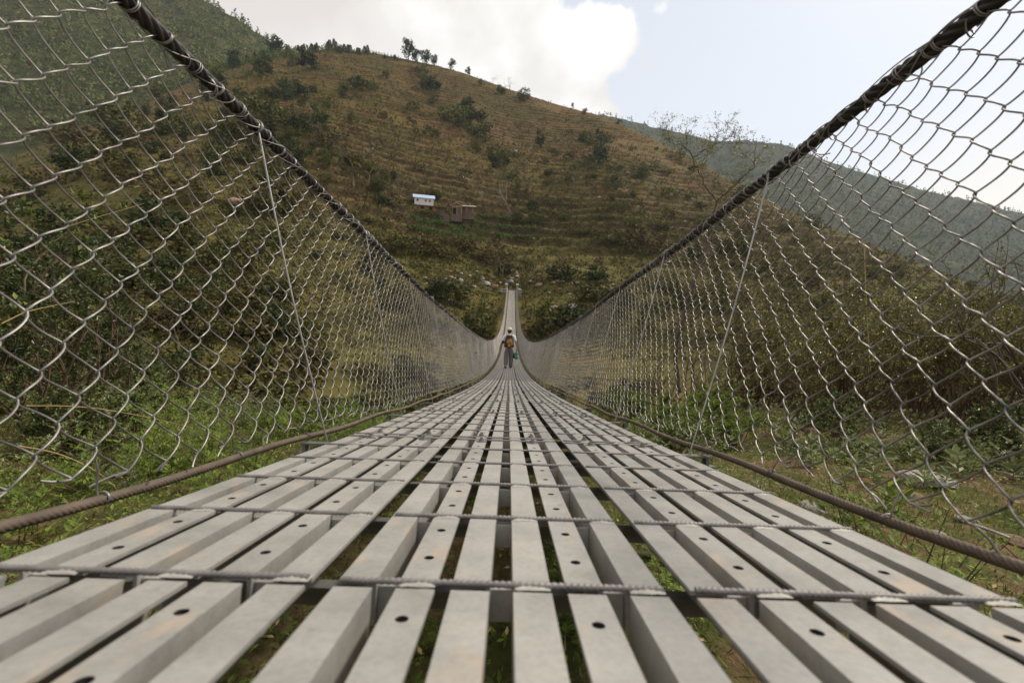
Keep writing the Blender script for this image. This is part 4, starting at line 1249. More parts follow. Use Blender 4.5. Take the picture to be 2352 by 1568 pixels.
# the tall thin tree whose bare top stands against the far hill
def vine_tree():
    D = 8.6
    t = tag(empty('sparse_tree', tuple(on_near(1562, D))), 'slender sparse-leaved tree rising above the right cable into the sky', 'tree')
    o0 = np.array(t.location); r = np.random.default_rng(77); ms = MB(); mf = MB(); segs = []
    def poly(pts, r0, r1):
        P = np.array([at(x, y, D + dd) for x, y, dd in pts]) - o0
        n = 4 * len(P); u = np.linspace(0, len(P) - 1, n)
        Q = np.stack([np.interp(u, np.arange(len(P)), P[:, i]) for i in range(3)], 1) + r.normal(size=(n, 3)) * .012
        V, Fq = tubes(Q, np.linspace(r0, r1, n)[None], 6); ms.add(V, Fq); return Q
    base = [(1562, 905, 0), (1552, 820, .0), (1560, 760, -.1), (1590, 660, -.1), (1625, 560, -.05), (1646, 462, 0)]
    poly(base, .042, .022)
    L1 = poly([(1646, 462, 0), (1624, 433, .05), (1604, 394, .1), (1591, 361, .1), (1577, 338, .15), (1577, 313, .2), (1583, 300, .2)], .015, .006)
    L2 = poly([(1646, 462, 0), (1672, 440, -.1), (1694, 420, -.2), (1732, 383, -.3), (1737, 322, -.3)], .013, .004)
    L3 = poly([(1577, 338, .15), (1548, 331, .3), (1530, 318, .4), (1520, 300, .45)], .006, .002)
    L4 = poly([(1591, 361, .1), (1607, 349, 0), (1638, 336, -.1), (1668, 318, -.2), (1690, 312, -.25)], .007, .0025)
    L5 = poly([(1604, 394, .1), (1625, 355, .2), (1638, 330, .3), (1655, 300, .3), (1672, 285, .35)], .005, .0018)
    L6 = poly([(1560, 760, -.1), (1640, 700, -.4), (1760, 640, -.6), (1850, 600, -.7)], .013, .004)
    L7 = poly([(1556, 800, 0), (1640, 780, -.3), (1740, 730, -.5), (1830, 715, -.6)], .011, .004)
    L8 = poly([(1590, 660, -.1), (1560, 600, .2), (1510, 540, .4), (1470, 500, .5)], .010, .003)
    L9 = poly([(1625, 560, 0), (1660, 520, .2), (1700, 490, .3), (1760, 470, .4)], .008, .003)
    out = []
    for Q, n_ in ((L1, 26), (L2, 26), (L3, 18), (L4, 22), (L5, 18), (L6, 16), (L7, 12), (L8, 30), (L9, 18)):
        for q in range(n_):
            k = r.integers(len(Q) // 4, len(Q) - 1); ax = nrm(Q[k + 1] - Q[k])
            d = ax * .6 + r.normal(size=3) * .7 + np.array([0, 0, .25])
            branches(r, Q[k], d / np.linalg.norm(d), r.uniform(.10, .30), .0030, 2, out, bend=.7, spread=.6, shrink=.65, up=.1, npts=4)
    add_branches(ms, out, 4)
    segs = [o for o in out if o[2] <= 1]
    k = r.integers(0, len(segs), 3600); C = np.stack([segs[i][0][r.integers(1, 4)] for i in k]) + r.normal(size=(3600, 3)) * .012
    leaves(mf, C, rdir(r, 3600) + np.array([0, 0, .3]), rdir(r, 3600), .036 * r.uniform(.6, 1.3, 3600), .016)
    ms.build('trunk', M['bark'], t, True); mf.build('foliage', M['leaf_spring'], t)
vine_tree()
# a second fine tree just behind it, veil of small leaves over the slope
for px, Y, sc, lab in [(1470, 11, 1.15, 'airy small-leaved sapling over the right cable near the bridge middle'), (1380, 13, 1.1, 'airy sapling just above the dip of the right side'), (1700, 9.6, 1.25, 'airy sapling right of the slender tree')]:
    shrub('sparse', on_near(px, Y), sc, lab, None, 'tree', 'sapling', .8)

# weeds and grass over the near bank
c = 0
while c < 270:
    side = random.choice((-1, 1)); x = side * random.uniform(.72, 5.2); y = random.uniform(.8, 7.4)
    if side > 0 and random.random() < .5: continue
    if side > 0 and x < 3.2 and y < 4 and random.random() < .55: continue
    z = float(near_h(x, y)); sc = random.uniform(.5, 1.25) * (.8 if abs(x) < 1.2 else 1.0)
    o = place('weed', random.choice(WE)); o.location = (x, y, z); o.scale = (sc,) * 3; o.rotation_euler = (0, 0, random.uniform(0, 6.28))
    tag(o, 'feathery green weed among the ground plants left of the deck' if side < 0 else 'feathery green weed on the bank right of the deck', 'weed', 'weeds on the left bank' if side < 0 else 'weeds on the right bank'); c += 1
for q in range(26):
    x = random.uniform(-.7, .7); y = random.uniform(.3, 4.2); z = float(near_h(x, y)); sc = random.uniform(.3, .6)
    o = place('weed', random.choice(WE)); o.location = (x, y, z); o.scale = (sc, sc, sc * .5); o.rotation_euler = (0, 0, random.uniform(0, 6.28))
    tag(o, 'low weed seen through the slots under the deck', 'weed', 'weeds under the deck')
for px, py, sc, lab in [(2030, 1190, 1.0, 'young plant with upright oval leaves beside the right deck cable'), (2062, 1196, .8, 'smaller oval-leaved plant next to the upright one'), (185, 830, 1.7, 'yellow-green plant with long narrow leaves in the dark gap at left')]:
    o = place('leafy_plant', random.choice(BW)); o.location = near_hit(px, py) ; o.scale = (sc,) * 3; tag(o, lab, 'plant')

for q in range(30):
    px = random.uniform(1860, 2420); Y = random.uniform(3.0, 5.6); p = on_near(px, Y); sc = random.uniform(.5, 1.05)
    o = place('leafy_plant', random.choice(BW2)); o.location = p; o.scale = (sc,) * 3; o.rotation_euler = (0, 0, random.uniform(0, 6.28))
    tag(o, 'broad-leaved plant at the foot of the right thicket', 'plant', 'broad-leaved plants at right')
def ground_cover(name, n, mat, label, dens, hgt, wd, seed):
    r = np.random.default_rng(seed)
    x = r.uniform(-7, 7, n); y = r.uniform(.1, 9, n) ** 1.0
    k = dens(x, y, r); x, y = x[k], y[k]; N = len(x)
    C = np.stack([x, y, near_h(x, y) - .005], 1)
    D = r.normal(size=(N, 3)) * .55; D[:, 2] = np.abs(D[:, 2]) + .7
    m = MB(); leaves(m, C, D, rdir(r, N), hgt * r.uniform(.4, 1.3, N), wd * r.uniform(.7, 1.3, N))
    tag(m.build(name, mat), label, 'grass', None, 'stuff')
patch = lambda x, y: fbm(x * 1.1, y * 1.1, 3)
ground_cover('grass', 190000, M['grass'], 'short grass on the near bank', lambda x, y, r: r.random(len(x)) < np.clip(.62 + .8 * patch(x, y), .10, 1), .045, .007, 3)
def cover_leaf(name, n, mat, label, dens, L, seed):
    r = np.random.default_rng(seed); x = r.uniform(-7, 7, n); y = r.uniform(.1, 8, n)
    k = dens(x, y, r); x, y = x[k], y[k]; N = len(x)
    C = np.stack([x, y, near_h(x, y) + r.random(N) * .05], 1); D = r.normal(size=(N, 3)); D[:, 2] = np.abs(D[:, 2]) * .5
    m = MB(); leaves(m, C, D, np.tile([0, 0, 1.0], (N, 1)) + r.normal(size=(N, 3)) * .3, L * r.uniform(.6, 1.3, N), L * .5)
    tag(m.build(name, mat), label, 'ground cover', None, 'stuff')
cover_leaf('ground_cover', 130000, M['leaf_bright'], 'small-leaved ground plants matting the near bank', lambda x, y, r: r.random(len(x)) < np.clip(np.where(x < 0, .75, .22) + .7 * patch(x + 3, y), .02, 1), .028, 4)
cover_leaf('dry_litter', 16000, M['straw'], 'dry leaves and straw littering the soil', lambda x, y, r: r.random(len(x)) < np.clip(.35 - .7 * patch(x, y), .04, .9), .024, 5)
# dry stalks
STK = [([(0, 745, 2.6), (60, 715, 2.7), (180, 690, 2.9)], 'long dry stalk slanting up across the left border'), ([(110, 535, 3.0), (220, 500, 3.1), (340, 465, 3.3)], 'bright golden grass stalk behind the upper left mesh'),
       ([(45, 932, 2.7), (190, 932, 2.8), (330, 955, 3.0), (455, 985, 3.2)], 'thin arching stalk over the weeds at lower left'), ([(30, 1022, 2.3), (140, 1040, 2.3), (240, 1090, 2.3), (300, 1160, 2.3)], 'dry stalk bending down through the weeds at left'),
       ([(1985, 560, 5.2), (1990, 700, 5.1), (2000, 860, 5.0)], 'tall upright straw stalk in the right thicket')]
for pts, lab in STK:
    P = np.array([at(*q) for q in pts]); u = np.linspace(0, len(P) - 1, 24); Q = np.stack([np.interp(u, np.arange(len(P)), P[:, i]) for i in range(3)], 1)
    Q = np.stack([np.convolve(np.pad(Q[:, i], 3, mode='edge'), np.ones(7) / 7, 'valid') for i in range(3)], 1)
    o0 = Q[0].copy(); m = MB(); V, Fq = tubes(Q - o0, np.linspace(.0042, .0012, 24)[None], 5); m.add(V, Fq)
    tag(m.build('dry_stalk', M['straw'], None, True, tuple(o0)), lab, 'stalk')
#@@PEOPLE
# ------------------------------------------------------------------ people
M['skin'] = simple('skin', (0.36, 0.20, 0.13), 0.6, 0, .08, 20)
M['hair'] = simple('dark_hair', (0.025, 0.018, 0.014), 0.6, 0, .3, 40)
M['shirt'] = simple('white_shirt', (0.72, 0.69, 0.68), 0.85, 0, .06, 12, .3, 14, .02)
M['trousers'] = simple('grey_trousers', (0.13, 0.115, 0.11), 0.9, 0, .2, 9, .4, 12, .03)
M['cap'] = simple('cream_cap', (0.70, 0.62, 0.44), 0.8, 0, .06, 20)
M['shoe'] = simple('dark_boots', (0.045, 0.035, 0.028), 0.7, 0, .3, 20)
M['pack'] = simple('charcoal_pack_cloth', (0.035, 0.030, 0.030), 0.8, 0, .3, 20, .3, 30, .01)
M['orange'] = simple('orange_pack_cloth', (0.46, 0.19, 0.03), 0.7, 0, .2, 18, .3, 25, .01)
M['yellow'] = simple('yellow_webbing', (0.75, 0.55, 0.14), 0.7, 0, .1, 20)
M['green'] = simple('sea_green_cloth', (0.03, 0.18, 0.115), 0.55, 0, .25, 14, .5, 18, .02)
M['darkcloth'] = simple('dark_clothes', (0.04, 0.035, 0.035), 0.9, 0, .3, 10)
M['umb1'] = simple('blue_grey_umbrella_cloth', (0.13, 0.155, 0.155), 0.6, 0, .15, 8)

def skin_object(name, verts, edges, radii, mat, parent, levels=2, root=0):
    me = bpy.data.meshes.new(name); me.from_pydata([Vector(v) for v in verts], edges, [])
    o = bpy.data.objects.new(name, me); COL.objects.link(o)
    md = o.modifiers.new('skin', 'SKIN'); md.use_smooth_shade = True; md.branch_smoothing = .4
    if not me.skin_vertices: me.attributes
    sv = me.skin_vertices[0].data
    for i, r in enumerate(radii):
        sv[i].radius = (r, r) if not isinstance(r, tuple) else r
        sv[i].use_root = (i == root)
    o.modifiers.new('sub', 'SUBSURF').levels = levels
    o.modifiers['sub'].render_levels = levels
    bpy.context.view_layer.update()
    dg = bpy.context.evaluated_depsgraph_get()
    me2 = bpy.data.meshes.new_from_object(o.evaluated_get(dg)); me2.name = name
    bpy.data.objects.remove(o); 
    me2.materials.clear(); me2.materials.append(mat)
    me2.polygons.foreach_set('use_smooth', np.ones(len(me2.polygons), bool))
    return place(name, me2, None, parent)

def lathe(m, prof, k=20, c=(0, 0, 0), mi=0, sx=1.0, sy=1.0):
    th = np.arange(k) * 2 * PI / k
    P = np.array(prof, float)
    V = np.stack([P[:, None, 0] * np.cos(th) * sx + c[0], P[:, None, 0] * np.sin(th) * sy + c[1], P[:, None, 1] + 0 * th + c[2]], -1).reshape(-1, 3)
    n = len(P); i = np.arange(n - 1)[:, None] * k; j = np.arange(k)[None]; j2 = (j + 1) % k
    m.add(V, np.stack([i + j, i + j2, i + k + j2, i + k + j], -1).reshape(-1, 4), mi)

def walker():
    S = 18.55
    root = tag(empty('person', (-.03, S, zd(S) + .004)), 'person in a white shirt, cream cap and grey trousers walking away along the bridge', 'person')
    k = 1.60 / 1.72
    root.scale = (k, k, k)
    # skeleton: forward is +y
    V = []; E = []; R = []
    def v(p, r, par=None):
        V.append(p); R.append(r)
        if par is not None: E.append((par, len(V) - 1))
        return len(V) - 1
    pel = v((0, 0, .95), .125)
    sp = v((0, .0, 1.12), .12, pel); ch = v((0, .01, 1.30), .135, sp); nb = v((0, .0, 1.44), .075, ch)
    nk = v((.0, .015, 1.50), .052, nb); h0 = v((.003, .03, 1.58), .078, nk); h1 = v((.006, .03, 1.66), .092, h0); h2 = v((.006, .025, 1.725), .062, h1)
    nose = v((.022, .125, 1.60), .018, h0)
    v((.095, .03, 1.60), .018, h0); v((-.09, .03, 1.60), .018, h0)
    hands = []
    for sd, el, wr in ((-1, (-.315, -.03, 1.10), (-.40, .06, .87)), (1, (.30, -.04, 1.11), (.36, .05, .88))):
        sh = v((sd * .185, 0, 1.405), .065, nb); e = v(el, .043, sh); w_ = v(wr, .030, e)
        pm = v((wr[0] + sd * .012, wr[1] + .025, wr[2] - .07), .030, w_)
        hands.append((sd, pm))
        for f in range(4):
            ln = (.068, .08, .076, .058)[f]; dy = .024 - .016 * f
            b = v((wr[0] + sd * .016, wr[1] + .025 + dy, wr[2] - .10), .0095, pm)
            c = v((wr[0] + sd * .012, wr[1] + .03 + dy, wr[2] - .10 - ln * .55), .0085, b)
            v((wr[0] + sd * -.004, wr[1] + .034 + dy, wr[2] - .10 - ln), .007, c)
        t = v((wr[0] - sd * .012, wr[1] + .055, wr[2] - .06), .011, pm); v((wr[0] - sd * .02, wr[1] + .075, wr[2] - .10), .009, t)
    for sd, kn, an, toe in ((-1, (-.115, -.02, .50), (-.12, -.16, .10), (-.13, -.04, .03)), (1, (.10, .08, .50), (.095, .10, .08), (.105, .25, .03))):
        hp = v((sd * .095, 0, .90), .10, pel); kk = v(kn, .062, hp); a = v(an, .042, kk); v(toe, .035, a)
    body = skin_object('body', V, E, R, M['skin'], root, 2, pel)
    # shirt
    V = []; E = []; R = []
    a = v((0, 0, .93), (.175, .135)); b = v((0, 0, 1.12), (.165, .125), a); c = v((0, .01, 1.30), (.18, .14), b); d = v((0, 0, 1.42), (.12, .09), c)
    v((0, .005, 1.485), (.062, .06), d)
    for sd, el in ((-1, (-.315, -.03, 1.10)), (1, (.30, -.04, 1.11))):
        s_ = np.array([sd * .195, 0, 1.395]); e = np.array(el); m1 = s_ + (e - s_) * .45; m2 = s_ + (e - s_) * .80
        q = v(tuple(s_), .088, d); q = v(tuple(m1), .074, q); v(tuple(m2), .068, q)
    skin_object('shirt', V, E, R, M['shirt'], root, 2, 0)
    # trousers
    V = []; E = []; R = []
    a = v((0, 0, .985), (.165, .125)); b = v((0, 0, .90), (.17, .13), a)
    for sd, kn, an in ((-1, (-.115, -.02, .50), (-.12, -.15, .12)), (1, (.10, .08, .50), (.095, .10, .06))):
        hp = v((sd * .10, 0, .82), .125, b); q = v((sd * .105, (kn[1]) * .5, .66), .118, hp); q = v(kn, .108, q); q = v(tuple((np.array(kn) + np.array(an)) / 2), .104, q); v(an, .106, q)
    skin_object('trousers', V, E, R, M['trousers'], root, 2, 0)
    for x, y, z, tilt in ((-.125, -.10, .055, .5), (.10, .16, .045, 0)):
        V = []; E = []; R = []
        a = v((x, y - .09, z + .035), .066); b = v((x, y, z + .01), .062, a); v((x, y + .12, z - .01), .048, b)
        skin_object('shoe', V, E, R, M['shoe'], root, 2, 0)
    m = MB(); lathe(m, [(.0, .112), (.045, .104), (.075, .082), (.094, .045), (.098, .0), (.094, -.004), (.088, .0)], 24, (.006, .025, 1.672), 0, 1, 1.08)
    u = np.linspace(-1, 1, 9); w2 = np.linspace(0, 1, 5)
    U, W2 = np.meshgrid(u, w2, indexing='ij')
    ax = .80
    px = U * .075; py = .085 + W2 * .085 * np.sqrt(np.clip(1 - (U * .8) ** 2, 0, 1)); pz = -.004 - .02 * W2 ** 2 - .012 * U ** 2
    for dz in (0, -.006):
        P = np.stack([px, py, pz + dz], -1).reshape(-1, 3)
        P = P @ np.array([[math.cos(ax), -math.sin(ax), 0], [math.sin(ax), math.cos(ax), 0], [0, 0, 1]])
        m.add(P + np.array([.006, .025, 1.678]), grid_faces(9, 5))
    m.build('cap', M['cap'], root, True)
    m = MB(); lathe(m, [(.088, .03), (.094, .0), (.092, -.05), (.078, -.10), (.055, -.125), (.0, -.12)], 20, (.004, .012, 1.655), 0, 1, .98); m.build('hair', M['hair'], root, True)
    # rucksack, a thing of its own
    pk = tag(empty('rucksack', root.location), 'charcoal rucksack with orange pockets on the walking person\'s back', 'rucksack'); pk.scale = (k, k, k)
    def bag(name, c, s, mat, parent, e=2.6):
        m = MB(); n = 12; kk = 20
        th = np.linspace(-PI / 2, PI / 2, n); ph = np.arange(kk) * 2 * PI / kk
        f = lambda q: np.sign(q) * np.abs(q) ** (2 / e)
        A, B = np.meshgrid(th, ph, indexing='ij')
        P = np.stack([f(np.cos(A)) * f(np.cos(B)) * s[0] * (1 - .12 * np.sin(A)), f(np.cos(A)) * f(np.sin(B)) * s[1], f(np.sin(A)) * s[2]], -1) + np.array(c)
        i = np.arange(n - 1)[:, None] * kk; j = np.arange(kk)[None]; j2 = (j + 1) % kk
        m.add(P.reshape(-1, 3), np.stack([i + j, i + j2, i + kk + j2, i + kk + j], -1).reshape(-1, 4))
        return m.build(name, mat, parent, True)
    bag('pack_body', (0, -.20, 1.17), (.165, .105, .25), M['pack'], pk)
    bag('lid', (0, -.19, 1.395), (.15, .095, .065), M['pack'], pk)
    bag('front_pocket', (.045, -.315, 1.20), (.075, .035, .085), M['orange'], pk)
    bag('front_pocket', (-.055, -.315, 1.18), (.045, .03, .08), M['orange'], pk)
    bag('lower_pocket', (0, -.305, 1.02), (.055, .03, .07), M['orange'], pk)
    bag('side_pocket', (-.17, -.17, 1.02), (.05, .07, .10), M['pack'], pk); bag('side_pocket', (.165, -.17, 1.02), (.045, .07, .10), M['pack'], pk)
    m = MB(); m.box((.115, -.325, 1.10), (.02, .012, .16), 0); m.build('webbing', M['yellow'], pk)
    for sd in (-1, 1):
        m = MB(); t = np.linspace(0, 1, 9)[:, None]
        P = np.concatenate([np.array([[sd * .10, -.12, 1.36]]), np.array([[sd * .11, -.05, 1.48]]), np.array([[sd * .125, .06, 1.46]]), np.array([[sd * .15, .15, 1.32]]), np.array([[sd * .19, .05, 1.12]]), np.array([[sd * .16, -.12, 1.0]])])
        uu = np.linspace(0, 5, 26); Q = np.stack([np.interp(uu, np.arange(6), P[:, i]) for i in range(3)], 1)
        V_, F_ = tubes(Q, .02, 6); m.add(V_, F_); m.build('strap', M['pack'], pk, True)
    # pouch slung at the left hip
    pt = tag(empty('camera_case', root.location), 'small black case slung at the walking person\'s left elbow', 'case'); pt.scale = (k, k, k)
    bag('case', (-.255, -.10, 1.14), (.055, .06, .075), M['pack'], pt); m = MB(); m.box((-.30, -.11, 1.09), (.075, .03, .03), 0); m.build('lens_hood', M['pack'], pt)
    # green bag hanging from the right hand
    m = MB(); lathe(m, [(.0, 0), (.07, .01), (.10, .06), (.092, .12), (.055, .165), (.05, .19), (.075, .225), (.07, .27), (.035, .31), (.022, .35), (.034, .40), (.03, .43), (.0, .44)], 18, (0, 0, 0), 0, 1, .8)
    g = m.build('cloth_bag', M['green'], None, True); g.location = Vector(root.location) + Vector((.335 * k, .05 * k, .40 * k)); g.scale = (k, k, k)
    tag(g, 'sea-green knotted bag hanging from the walking person\'s right hand', 'bag')
    m = MB(); m.box((0, 0, 0), (.06, .05, .20), .2); lathe(m, [(.0, -.1), (.035, -.1), (.035, .1), (.012, .13), (.0, .13)], 12)
    g = m.build('bottle', M['pack'], None, True); g.location = Vector(root.location) + Vector((.225 * k, .02 * k, .55 * k)); g.scale = (k,) * 3; tag(g, 'dark bottle hanging beside the green bag at the person\'s hip', 'bottle')
walker()

def umbrella_person():
    S = S_END + 2.4
    z = float(H(.15, S))
    gx = -.30
    z = 5.75
    root = tag(empty('person', (gx, S, z)), 'dark-clothed person under an umbrella behind the far end of the bridge', 'person')
    V = []; E = []; R = []
    def v(p, r, par=None):
        V.append(p); R.append(r)
        if par is not None: E.append((par, len(V) - 1))
        return len(V) - 1
    pel = v((0, 0, .92), .13); sp = v((0, 0, 1.2), .15, pel); nb = v((0, 0, 1.38), .09, sp); nk = v((0, -.01, 1.45), .05, nb); hd = v((0, -.02, 1.56), .095, nk); v((0, -.02, 1.64), .07, hd); v((0, -.12, 1.54), .018, hd)
    for sd, el, wr in ((-1, (-.24, -.05, 1.14), (-.2, -.18, .95)), (1, (.22, -.12, 1.16), (.12, -.24, 1.26))):
        sh = v((sd * .17, 0, 1.34), .06, nb); e = v(el, .045, sh); w_ = v(wr, .032, e); pm = v((wr[0], wr[1] - .04, wr[2] + .03 * sd), .03, w_)
        for f in range(4): v((wr[0] + .02 * f - .03, wr[1] - .09 + .008 * f, wr[2] + .05 * sd), .009, pm)
        v((wr[0] - sd * .03, wr[1] - .05, wr[2] + .05), .01, pm)
    for sd in (-1, 1):
        hp = v((sd * .09, 0, .86), .095, pel); kk = v((sd * .1, -.03 * sd, .48), .065, hp); a = v((sd * .1, .03 * sd, .08), .045, kk); v((sd * .1, -.1 + .03 * sd, .03), .035, a)
    skin_object('body', V, E, R, M['skin'], root, 2, pel)
    V = []; E = []; R = []
    a = v((0, 0, .60), (.19, .15)); b = v((0, 0, .95), (.17, .14), a); c = v((0, 0, 1.25), (.19, .14), b); d = v((0, 0, 1.38), (.11, .09), c)
    for sd, el in ((-1, (-.24, -.05, 1.14)), (1, (.22, -.12, 1.16))):
        q = v((sd * .18, 0, 1.33), .08, d); v(el, .065, q)
    skin_object('coat', V, E, R, M['darkcloth'], root, 2, 0)
    m = MB(); lathe(m, [(.095, -.02), (.10, .03), (.075, .09), (.0, .115)], 16, (0, -.01, 1.57)); m.build('hair', M['hair'], root, True)
    # umbrella
    u = tag(empty('umbrella', (gx, S - .12, z)), 'blue-grey umbrella raised above the person behind the far left pillar', 'umbrella')
    m = MB(); n = 10; kk = 32
    t = np.linspace(0, 1, n); ph = np.arange(kk) * 2 * PI / kk
    A, B = np.meshgrid(t * 1.5, ph, indexing='ij')
    scal = 1 - .07 * np.abs(np.sin(B * 4)) ** .5 * (A / 1.35) ** 2
    r_ = .70 * np.sin(A) * scal; zz = 2.12 - .70 * (1 - np.cos(A)) * 1.05
    i = np.arange(n - 1)[:, None] * kk; j = np.arange(kk)[None]; j2 = (j + 1) % kk
    Fq = np.stack([i + j, i + j2, i + kk + j2, i + kk + j], -1).reshape(-1, 4)
    m.add(np.stack([r_ * np.cos(B), r_ * np.sin(B), zz], -1).reshape(-1, 3), Fq); m.add(np.stack([r_ * .99 * np.cos(B), r_ * .99 * np.sin(B), zz - .012], -1).reshape(-1, 3), Fq)
    m.build('canopy', M['umb1'], u, True)
    m = MB(); V_, F_ = tubes(np.array([[.12, -.14, 1.15], [.06, -.07, 1.6], [0, 0, 2.12]]), .011, 8, ref=(1, 0, 0)); m.add(V_, F_); m.build('shaft', M['bar'], u, True)
umbrella_person()

# ------------------------------------------------------------------ farm buildings on the terraces
M['limewall'] = simple('limewashed_wall', (0.56, 0.54, 0.50), 0.9, 0, .08, 1.5)
M['mudwall'] = simple('ochre_mud_wall', (0.34, 0.17, 0.075), 0.95, 0, .25, 1.2, .3, 6, .05)
M['stonewall'] = simple('grey_brown_stone_wall', (0.12, 0.085, 0.06), 0.95, 0, .4, 2.5, .6, 6, .08)
M['tin'] = simple('blue_tinted_sheet_roof', (0.42, 0.52, 0.68), 0.35, 0.4, .12, 1.5)
M['thatch'] = simple('brown_thatch', (0.19, 0.115, 0.065), 0.95, 0, .3, 3, .6, 14, .05)
M['slate'] = simple('pale_board_roof', (0.42, 0.36, 0.29), 0.85, 0, .3, 2)
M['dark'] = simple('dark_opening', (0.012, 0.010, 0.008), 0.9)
M['timber'] = simple('orange_timber', (0.36, 0.19, 0.075), 0.8, 0, .25, 4)

def gable_roof(m, L, Wd, zb, rise, ov=.4, th=.08):
    hl, hw = L / 2 + ov, Wd / 2 + ov
    drop = rise * ov / (Wd / 2)
    for sgn in (-1, 1):
        P = np.array([[-hl, 0, zb + rise], [hl, 0, zb + rise], [hl, sgn * hw, zb - drop], [-hl, sgn * hw, zb - drop]])
        V = np.concatenate([P, P + [0, 0, th]])
        F = [[0, 1, 2, 3], [7, 6, 5, 4], [0, 4, 5, 1], [1, 5, 6, 2], [2, 6, 7, 3], [3, 7, 4, 0]]
        m.add(V, F)
def gable_walls(m, L, Wd, z0, z1, rise):
    m.box((0, 0, (z0 + z1) / 2), (L, Wd, z1 - z0))
    for sgn in (-1, 1):
        x = sgn * (L / 2 - .1)
        V = [[x - .1, -Wd / 2, z1], [x - .1, Wd / 2, z1], [x - .1, 0, z1 + rise], [x + .1, -Wd / 2, z1], [x + .1, Wd / 2, z1], [x + .1, 0, z1 + rise]]
        m.add(V, [[0, 1, 4, 3], [1, 2, 5, 4], [2, 0, 3, 5]]); m.add(V, [[0, 2, 1], [3, 4, 5]])
def windows(parent, xs, y, z, w_, h_):
    for x in xs:
        m = MB(); 
        for dx in (-1, 1): m.box((x + dx * w_ / 2, y - .03, z), (.10, .1, h_ + .1))
        for dz in (-1, 1): m.box((x, y - .032, z + dz * h_ / 2), (w_ + .1, .1, .10))
        f = m.build('window', M['timber'], parent)
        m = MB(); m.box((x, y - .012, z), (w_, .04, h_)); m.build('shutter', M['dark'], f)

hp, _ = hit(972, 476)
DH = hp[1]; PXM = DH / F_PX
def farm_at(px, py, dy=0.0):
    p = at(px, py, DH + dy); return p
yaw = rad(14)
# white upper house
b = farm_at(973, 470, -3)
t = tag(empty('farmhouse', b, yaw), 'white limewashed farmhouse with pale blue sheet roof on the terraced hill', 'house')
m = MB(); gable_walls(m, 5.6, 3.6, -3.0, 1.7, 1.1); m.build('wall', M['limewall'], t)
m = MB(); gable_roof(m, 5.6, 3.6, 1.7, 1.1, .45); m.build('roof', M['tin'], t)
windows(t, (-1.9, 0.5, 1.7), -1.8, .8, .42, .62)
m = MB(); m.box((-2.83, 0, -.5), (.05, 3.64, 4.4)); m.build('end_wall_render', M['stonewall'], t)
# long low mud house in front
b = farm_at(985, 486, -8)
t = tag(empty('long_house', b, yaw * .9), 'long ochre mud house with brown thatch below the white farmhouse', 'house')
m = MB(); m.box((-.4, 0, .55), (10.0, 3.0, 1.7)); m.build('wall', M['mudwall'], t)
m = MB(); m.box((-.2, .1, -1.9), (12.0, 3.5, 3.2)); m.build('plinth', M['stonewall'], t)
m = MB(); m.box((.9, -.6, 1.5), (12.8, 4.4, .16), 0, 0, rad(12)); m.build('roof', M['thatch'], t)
m = MB(); m.box((-5.6, -.2, .95), (4.6, 5.4, .35), 0.0, 0, rad(20)); m.build('porch_roof', M['thatch'], t)
for x in (-1.8, .4, 2.6):
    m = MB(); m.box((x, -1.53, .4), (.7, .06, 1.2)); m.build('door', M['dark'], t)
m = MB(); m.box((3.3, -1.56, .5), (2.6, .16, 1.5)); m.build('stone_wall', M['stonewall'], t)
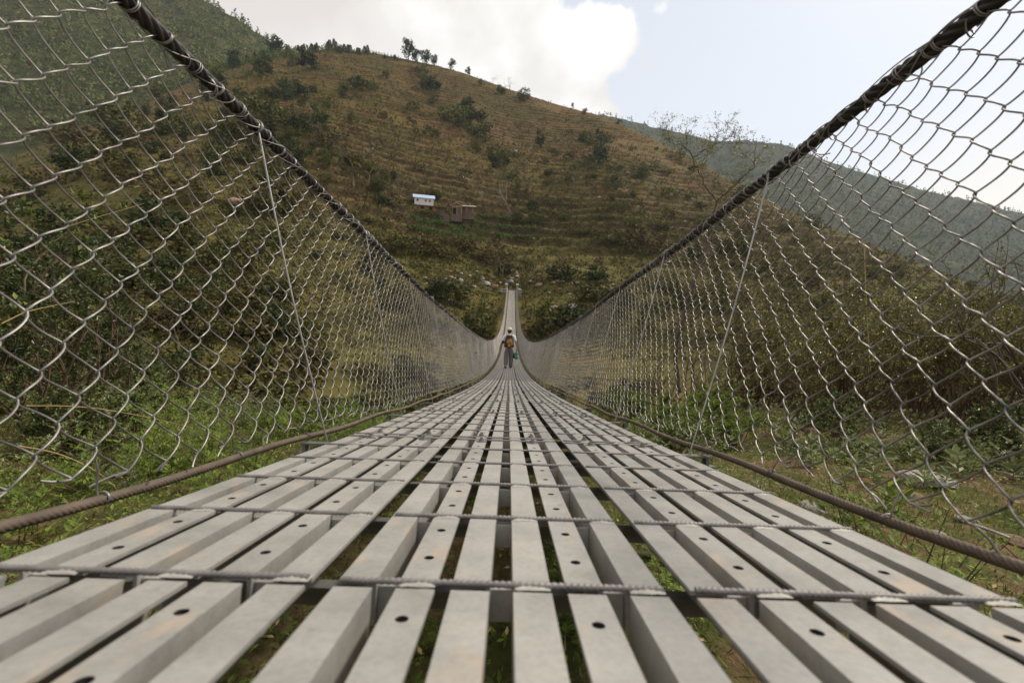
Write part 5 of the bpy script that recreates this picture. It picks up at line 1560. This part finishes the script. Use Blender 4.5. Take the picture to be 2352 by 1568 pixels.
# shed with gable and opening
b = farm_at(1049, 487, -7.0)
t = tag(empty('shed', b, yaw * .3), 'small open timber shed with a gable roof right of the long mud house', 'shed')
m = MB(); gable_walls(m, 2.6, 3.2, -3.0, 1.5, .7); o = m.build('wall', M['stonewall'], t); o.rotation_euler = (0, 0, PI / 2)
m = MB(); gable_roof(m, 2.6, 3.2, 1.5, .7, .35); o = m.build('roof', M['slate'], t); o.rotation_euler = (0, 0, PI / 2)
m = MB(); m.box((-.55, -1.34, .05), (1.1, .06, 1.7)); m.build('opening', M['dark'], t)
m = MB()
for x in (-1.2, .08, 1.4): m.box((x, -1.42, .25), (.16, .14, 2.4))
m.box((.1, -1.42, 1.3), (3.0, .16, .3)); m.build('timber_frame', M['timber'], t)
b = farm_at(1074, 484, -6.0)
t = tag(empty('lean_to', b, yaw * .4), 'lean-to with pale board roof at the right end of the farm', 'shed')
m = MB(); m.box((0, .3, -.7), (4.0, 1.8, 3.8)); m.build('wall', M['stonewall'], t)
m = MB(); m.box((0, 0, 1.35), (4.9, 3.0, .14), 0, 0, rad(16)); m.build('roof', M['slate'], t)
m = MB()
for x in (-1.9, -.2, 1.5): m.box((x, -1.2, .2), (.15, .15, 1.9))
m.build('post_row', M['timber'], t) if False else None
for x in (-1.9, -.2, 1.5):
    m = MB(); m.box((x, -1.2, .15), (.15, .15, 1.9)); m.build('post', M['timber'], t)
b = farm_at(948, 478, 1.0)
def haystack(px, py, lab, s):
    p, _ = hit(px, py); m = MB(); r_ = np.array([(.75, -.2), (.9, .3), (.8, .9), (.45, 1.5), (.12, 1.95), (.0, 2.05)]) * s
    lathe(m, r_, 14); o = m.build('haystack', M['hay'], None, True, tuple(p)); tag(o, lab, 'haystack')
haystack(1186, 634, 'yellowish straw heap behind the bare tree at the far landing', .6)

# ------------------------------------------------------------------ air
m = bpy.data.materials.new('valley_air'); m.use_nodes = True
nt = m.node_tree; nt.nodes.clear()
o_ = nt.nodes.new('ShaderNodeOutputMaterial'); v_ = nt.nodes.new('ShaderNodeVolumePrincipled')
v_.inputs['Color'].default_value = (0.72, 0.82, 0.98, 1); v_.inputs['Density'].default_value = 0.00009; v_.inputs['Anisotropy'].default_value = 0.2
nt.links.new(v_.outputs[0], o_.inputs['Volume'])
mb = MB(); mb.box((0, 760, 325), (4600, 1620, 800)); tag(mb.build('haze', m), 'thin bluish haze filling the valley', 'haze', None, 'stuff')
